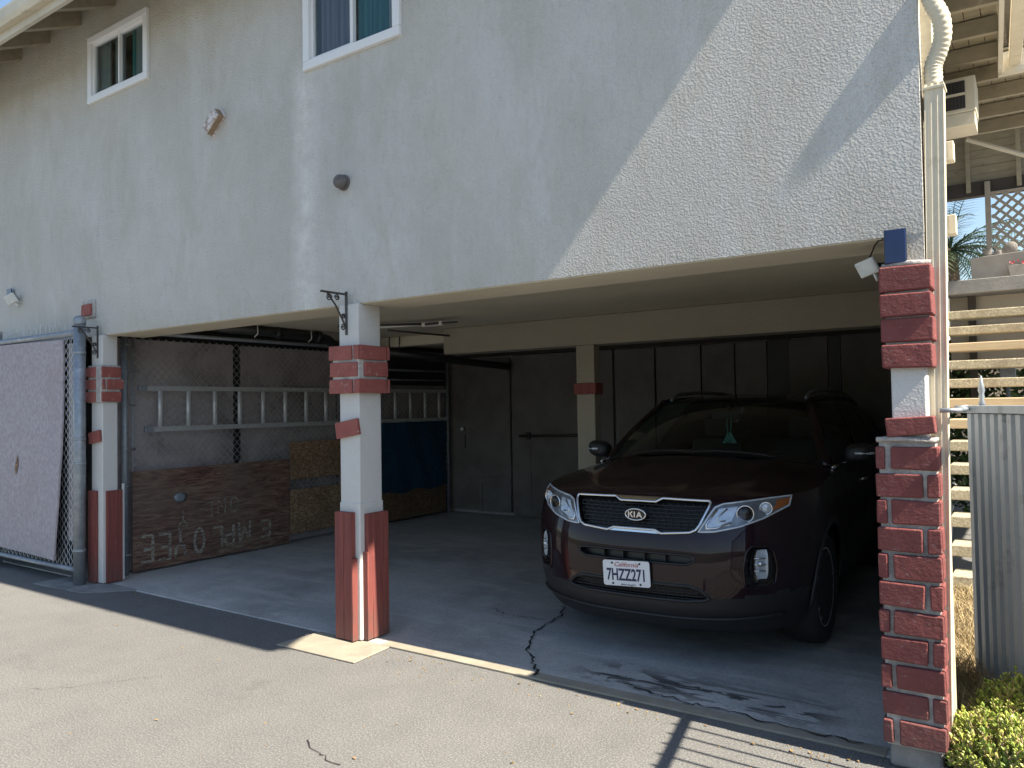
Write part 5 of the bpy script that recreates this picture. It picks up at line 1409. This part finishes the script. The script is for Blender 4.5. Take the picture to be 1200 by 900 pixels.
a.add([onS(x, z, -.007) for x, z in ((-.17, .766), (.17, .766), (.132, .790), (-.132, .790))], [(0, 1, 2, 3)])
obj('grille_surround', a, m['chrome'], gr, local=True, smooth=True)
# emblem: oval ring and three letters
EZ = .866; ey = S(0, EZ)+.004
a = MB()
a.tube([(.066*math.cos(t_), ey-.010, EZ+.034*math.sin(t_)) for t_ in [2*PI*k/40 for k in range(40)]], .0052, 8, closed=True)
em = obj('emblem', a, m['chrome'], gr, local=True, smooth=True)
a = MB(); a.prism([(.064*math.cos(2*PI*k/40), ey-.008, EZ+.032*math.sin(2*PI*k/40)) for k in range(40)], (0, .012, 0)); obj('emblem_field', a, m['gloss'], em, local=True)
a = MB()
def stroke(x0, z0, x1, z1, w_=.0036): 
    d = Vector((x1-x0, 0, z1-z0)); c = Vector(((x0+x1)/2, ey-.011, EZ+(z0+z1)/2)); a.cbox(c, (d.length+w_, .004, w_*2), Matrix.Rotation(-math.atan2(d.z, d.x), 3, 'Y'))
for s_ in ((-.044, -.016, -.044, .016), (-.042, -.001, -.020, .016), (-.034, .003, -.019, -.016), (-.006, -.016, -.006, .016), (.010, -.016, .025, .016), (.025, .016, .040, -.016), (.016, -.006, .034, -.006)): stroke(*s_)
obj('emblem_letters', a, m['chrome'], em, local=True)
# bumper slot and lower grille
sl = obj('bumper_slot', insert(SL, .050), m['mesh'], CAR, local=True, smooth=True)
a = MB()
for x in (-.20, -.07, .07, .20): a.cbox(onS(x, .62, .03), (.008, .04, .075))
obj('slot_rib', a, m['cladding'], sl, local=True)
a = MB(); a.tube([onS(x, z, .002) for x, z in dense(mirrorpoly(SL[1:-1]), .012)], .0075, 8, closed=True); obj('slot_rim', a, m['gloss'], sl, local=True, smooth=True)
lg = obj('lower_grille', insert(LG, .045), m['mesh'], CAR, local=True, smooth=True)
a = MB()
for zz in (.400, .418, .436, .454):
    hw = halfw(LG, zz)-.006; a.tube([onS(-hw+2*hw*k/36, zz, .016) for k in range(37)], .004, 5)
for k in range(33):
    x = -.43+.86*k/32; zt_ = .470 if abs(x) < .35 else .43
    a.tube([onS(x, .392, .020), onS(x, zt_, .020)], .0032, 4)
obj('grille_mesh', a, m['cladding'], lg, local=True, smooth=True)
a = MB(); a.tube([onS(x, z, .002) for x, z in dense(mirrorpoly(LG[1:-1]), .012)], .010, 8, closed=True); obj('lower_grille_rim', a, m['cladding'], lg, local=True, smooth=True)
a = MB(); a.tube([onS(-.80+1.6*k/50, .285+.03*(abs(-.80+1.6*k/50)/.8)**3, -.004) for k in range(51)], .016, 8, flat=.6); obj('lip_spoiler', a, m['cladding'], CAR, local=True, smooth=True)
# fog lamps and headlights on both sides
for sx in (1, -1):
    a = MB(); n_ = len(FP); cx_, cz_ = .71, .60
    ring = [onS(x, z, .0) for x, z in dense(FP, .02)]; N_ = len(ring)
    inn = [onS(cx_+(x-cx_)*.72, cz_+(z-cz_)*.8, .030) for x, z in dense(FP, .02)]
    a.add([Vector((p.x*sx, p.y, p.z)) for p in ring+inn], [(k, (k+1) % N_, N_+(k+1) % N_, N_+k) for k in range(N_)] + [tuple(range(N_, 2*N_))])
    fp = obj('fog_lamp_surround', a, m['gloss'], CAR, local=True, smooth=False)
    a = MB(); a.tube([Vector((p.x*sx, p.y-.001, p.z)) for p in ring], .008, 6, closed=True); obj('surround_rim', a, m['maroon'], fp, local=True, smooth=True)
    def fl(x0, x1, z0, z1, off, nm, mt):
        b_ = MB(); R_ = []
        for j in range(9):
            z = z0+(z1-z0)*j/8; q_ = .010*(abs(j-4)/4)**4; R_.append([Vector(((x0+q_+(x1-x0-2*q_)*k/6)*sx, S(x0+(x1-x0)*k/6, z)+off - .012*(1-((k-3)/3)**2)*(1 if nm == 'lens' else -.8), z)) for k in range(7)])
        b_.grid(R_); return obj(nm, b_, m[mt], fp, local=True, smooth=True)
    fl(.688, .746, .528, .692, .004, 'reflector', 'lamp_silver'); fl(.684, .750, .520, .700, -.012, 'lens', 'lens')
    a = MB()
    for z in (.575, .61, .645): a.tube([Vector((sx*.684, S(.69, z)-.004, z)), Vector((sx*.736, S(.735, z)-.004, z))], .004, 6)
    a.lathe([(.012, -.008), (.016, .0), (.012, .008)], 14, 'y', (sx*.712, S(.712, .615)-.006, .615)); obj('bulb_shield', a, m['chrome'], fp, local=True, smooth=True)
    # headlight: body outline as functions of u
    def hlow(u): return ip(u, [(0, .787), (.2, .792), (.5, .822), (.75, .866), (1, .930)])
    def hup(u): return ip(u, [(0, .925), (.12, .945), (.4, .958), (.75, .974), (1, .982)])
    def hx(u, v): return (.392 + .075*v)*(1-u) + (.826+.002*v)*u
    def hp(u, v, off):
        z = hlow(u)+(hup(u)-hlow(u))*v; x = hx(u, v); nrm = Vector((.55*x, -1, .1)).normalized(); p = onS(x, z, 0) - nrm*off; return Vector((p.x*sx, p.y, p.z))
    a = MB(); a.grid([[hp(k/30, v/10, -.003) for k in range(31)] for v in range(11)]); hl = obj('headlight', a, m['lamp_dark'], CAR, local=True, smooth=True)
    def part(nm, mt, mb): return obj(nm, mb, m[mt], hl, local=True, smooth=True)
    a = MB(); a.tube([hp(u, v, -.002) for u, v in [(k/24, 0) for k in range(25)] + [(1, k/4) for k in range(1, 5)] + [(1-k/24, 1) for k in range(1, 25)] + [(0, 1-k/6) for k in range(1, 6)]], .006, 6, closed=True); part('lamp_rim', 'lamp_silver', a)
    a = MB(); a.grid([[hp(.06+.30*k/10, .14+.70*v/8, -.0045) for k in range(11)] for v in range(9)]); part('reflector', 'lamp_silver', a)
    a = MB(); a.tube([hp(u, v, -.0065) for u, v in ((.07, .85), (.04, .3), (.08, .12), (.2, .12), (.36, .25))], .007, 6); a.tube([hp(u, v, -.0065) for u, v in ((.22, .8), (.15, .55), (.17, .35), (.28, .35))], .006, 6); part('light_guide', 'chrome', a)
    for (u, v, r1, nm) in ((.50, .50, .047, 'projector'), (.74, .52, .034, 'projector')):
        c = hp(u, v, -.004); ax_ = Vector((sx*.35, -1, 0)).normalized(); e1 = ax_.orthogonal().normalized(); e2 = ax_.cross(e1)
        a = MB(); a.tube([c + ax_*.010 + (e1*math.cos(t_)+e2*math.sin(t_))*r1 for t_ in [2*PI*k/28 for k in range(28)]], .0055, 6, closed=True); part('projector_ring', 'chrome', a)
        a = MB(); rings = [[c + ax_*(.006+.014*math.cos(f*PI/2)) + (e1*math.cos(t_)+e2*math.sin(t_))*(r1*.86*math.sin(f*PI/2)+.0005) for t_ in [2*PI*k/24 for k in range(25)]] for f in (0, .3, .6, 1)]
        a.grid(rings); part('projector_lens', 'gloss' if r1 > .04 else 'lamp_silver', a)
    a = MB(); a.grid([[hp(.84+.15*k/6, .18+.66*v/6, -.006) for k in range(7)] for v in range(7)]); part('side_marker', 'amber', a)
    a = MB(); a.grid([[hp(k/30, v/10, -.003 - .022*min(1, 6*min(k/30, 1-k/30))*min(1, 5*min(v/10, 1-v/10))) for k in range(31)] for v in range(11)]); part('lens', 'lens', a)
# licence plate, hung slightly crooked
pz, py = .522, S(0, .52) - .022; ca, sa = math.cos(R(2.6)), math.sin(R(2.6))
def pl(x, z, d): return (-.03 + x*ca - z*sa, py - d + .018*0, pz + x*sa + z*ca)
def rrect(hw, hh, r_, n_=5):
    out = []
    for cx_, cz_, a0 in ((hw-r_, hh-r_, 0), (-hw+r_, hh-r_, 90), (-hw+r_, -hh+r_, 180), (hw-r_, -hh+r_, 270)):
        out += [(cx_+r_*math.cos(R(a0+90*k/n_)), cz_+r_*math.sin(R(a0+90*k/n_))) for k in range(n_+1)]
    return out
a = MB(); Q = rrect(.1525, .076, .014); a.prism([pl(x, z, 0) for x, z in Q], (0, .003, 0)); lp = obj('license_plate', a, m['plate'], CAR, local=True)
obj('plate_number', textmb('7HZZ271', .098, lambda x, y, z: pl(x, y-.012, .0012+z), sx=.66, bold=.0022), m['plateblue'], lp, local=True, normals=False)
obj('plate_state', textmb('California', .037, lambda x, y, z: pl(x, y+.051, .0012+z), shear=.35, sx=1.1), m['platered'], lp, local=True, normals=False)
obj('plate_slogan', textmb('dmv.ca.gov', .017, lambda x, y, z: pl(x+.01, y-.066, .0012+z), sx=1.3), m['plateblue'], lp, local=True, normals=False)
a = MB()
for x, z in ((-.09, .060), (.09, .060), (-.09, -.062), (.09, -.062)): 
    c = pl(x, z, 0); a.lathe([(.0065, 0), (.0065, -.003), (0, -.0045)], 10, 'y', c)
obj('plate_screw', a, m['mesh'], lp, local=True, smooth=True)
a = MB(); a.box(-.16, .12, py+.004, py+.04, .47, .58); obj('plate_mount', a, m['cladding'], CAR, local=True)
# wipers
for x0, x1 in ((-.58, -.02), (-.02, .55)):
    a = MB(); P4 = [wspt((x0+(x1-x0)*k/10)/.80, .015+.025*math.sin(PI*k/10)) + Vector((0, -.012, .012)) for k in range(11)]; a.tube(P4, .006, 6); obj('wiper', a, m['mesh'], CAR, local=True, smooth=True)
# cabin
a = MB(); a.box(-.76, .76, 1.30, 1.62, .80, 1.08); a.box(-.78, .78, 1.62, 4.3, .34, .42); obj('dashboard', a, m['cabin'], CAR, local=True, bevel=.04)
for x in (.38, -.38):
    a = MB(); a.box(x-.25, x+.25, 2.05, 2.55, .48, .68); a.prism([(x-.24, 2.50, .62), (x-.24, 2.66, .62), (x-.22, 2.82, 1.20), (x-.22, 2.70, 1.22)], (.47, 0, 0)); a.box(x-.13, x+.13, 2.74, 2.84, 1.22, 1.40); obj('seat', a, m['seat'], CAR, local=True, bevel=.035)
a = MB(); a.box(-.62, .62, 3.05, 3.5, .48, .66); a.box(-.62, .62, 3.5, 3.64, .60, 1.18)
for x in (-.42, .42): a.box(x-.12, x+.12, 3.54, 3.63, 1.18, 1.33)
obj('rear_bench', a, m['seat'], CAR, local=True, bevel=.03)
a = MB(); c = Vector((.38, 1.88, .98)); ax_ = Vector((0, -.9, .45)).normalized(); e1 = Vector((1, 0, 0)); e2 = ax_.cross(e1)
a.tube([c + (e1*math.cos(t_)+e2*math.sin(t_))*.185 for t_ in [2*PI*k/28 for k in range(28)]], .015, 8, closed=True); a.tube([c-e1*.17, c+e1*.17], .016, 6); a.tube([c, c+Vector((0, -.24, -.08))], .03, 8); obj('steering_wheel', a, m['cabin'], CAR, local=True, smooth=True)
a = MB(); a.cbox((0.02, 1.80, 1.435), (.23, .025, .062)); a.tube([(0.02, 1.80, 1.45), (0.02, 1.86, 1.53)], .01, 6); obj('rear_view_mirror', a, m['cabin'], CAR, local=True, bevel=.01)
# the tassel that hangs from the mirror
cm = Matrix.Translation(CAR.location) @ Matrix.Rotation(CAR.rotation_euler.z, 4, 'Z')
TB = cm @ Vector((.045, 1.775, 1.24))
t = thing('hanging_tassel', 'teal tassel on a double cord hanging inside the car windshield', 'ornament', tuple(TB))
a = MB(); a.tube([(-.016, 0, .175), (-.018, -.002, .1), (-.008, 0, .05)], .0028, 5); a.tube([(.016, 0, .175), (.014, .003, .11), (.006, 0, .05)], .0028, 5); obj('cord', a, m['teal'], t, local=True, smooth=True)
a = MB(); rt = random.Random(5)
for i in range(120):
    h = rt.random(); r_ = .010+.034*(1-h)**1.2; an = rt.uniform(0, 2*PI); p = Vector((r_*math.cos(an), r_*math.sin(an), -.01+.07*h)); d = Vector((math.cos(an)*.5, math.sin(an)*.5, -.7)).normalized()*.020; s = d.orthogonal().normalized()*.006
    a.add([p-s, p+s, p+d+s*.4, p+d-s*.4], [(0, 1, 2, 3)])
obj('tassel', a, m['teal'], t, local=True, normals=False)
# ------------------------------------------------------------------ light and camera
SUN = Vector((1, -.042, 1.13)).normalized()
w_ = bpy.data.worlds.new('World'); sc.world = w_; w_.use_nodes = True
nt = w_.node_tree; bg = nt.nodes['Background']
sky = nt.nodes.new('ShaderNodeTexSky'); sky.sky_type = 'NISHITA'; sky.sun_disc = False
sky.sun_elevation = math.asin(SUN.z); sky.sun_rotation = math.atan2(SUN.x, SUN.y)
sky.air_density = 1.2; sky.dust_density = .6; sky.ozone_density = 1.6
nt.links.new(sky.outputs[0], bg.inputs[0]); bg.inputs[1].default_value = .07
sd = bpy.data.lights.new('sun', 'SUN'); sd.energy = 5.0; sd.angle = R(.53); sd.color = (1, .895, .74)
so = bpy.data.objects.new('sun', sd); C.objects.link(so); so.rotation_euler = (-SUN).to_track_quat('-Z', 'Y').to_euler(); so.location = SUN*30

cd = bpy.data.cameras.new('camera'); cam = bpy.data.objects.new('camera', cd); C.objects.link(cam); sc.camera = cam
yaw, pitch, roll, F = 0.600510661, 0.0288795109, -0.0164634310, 904.083684
f_ = Vector((-math.sin(yaw)*math.cos(pitch), math.cos(yaw)*math.cos(pitch), math.sin(pitch)))
r_ = Vector((math.cos(yaw), math.sin(yaw), 0)); u_ = r_.cross(f_)
r2 = r_*math.cos(roll)+u_*math.sin(roll); u2 = u_*math.cos(roll)-r_*math.sin(roll)
M4 = Matrix((r2, u2, -f_)).transposed().to_4x4(); M4.translation = Vector((0, 0, 1.55)); cam.matrix_world = M4
cd.sensor_width = 36; cd.lens = F/1200*36; cd.clip_start = .05; cd.clip_end = 1000

sc.view_settings.view_transform = 'Standard'; sc.view_settings.look = 'None'; sc.view_settings.gamma = 1; sc.view_settings.exposure = 1.55
sc.view_settings.use_curve_mapping = False
sc.cycles.max_bounces = 10; sc.cycles.diffuse_bounces = 5; sc.cycles.transparent_max_bounces = 16; sc.cycles.glossy_bounces = 4
sc.cycles.use_denoising = True
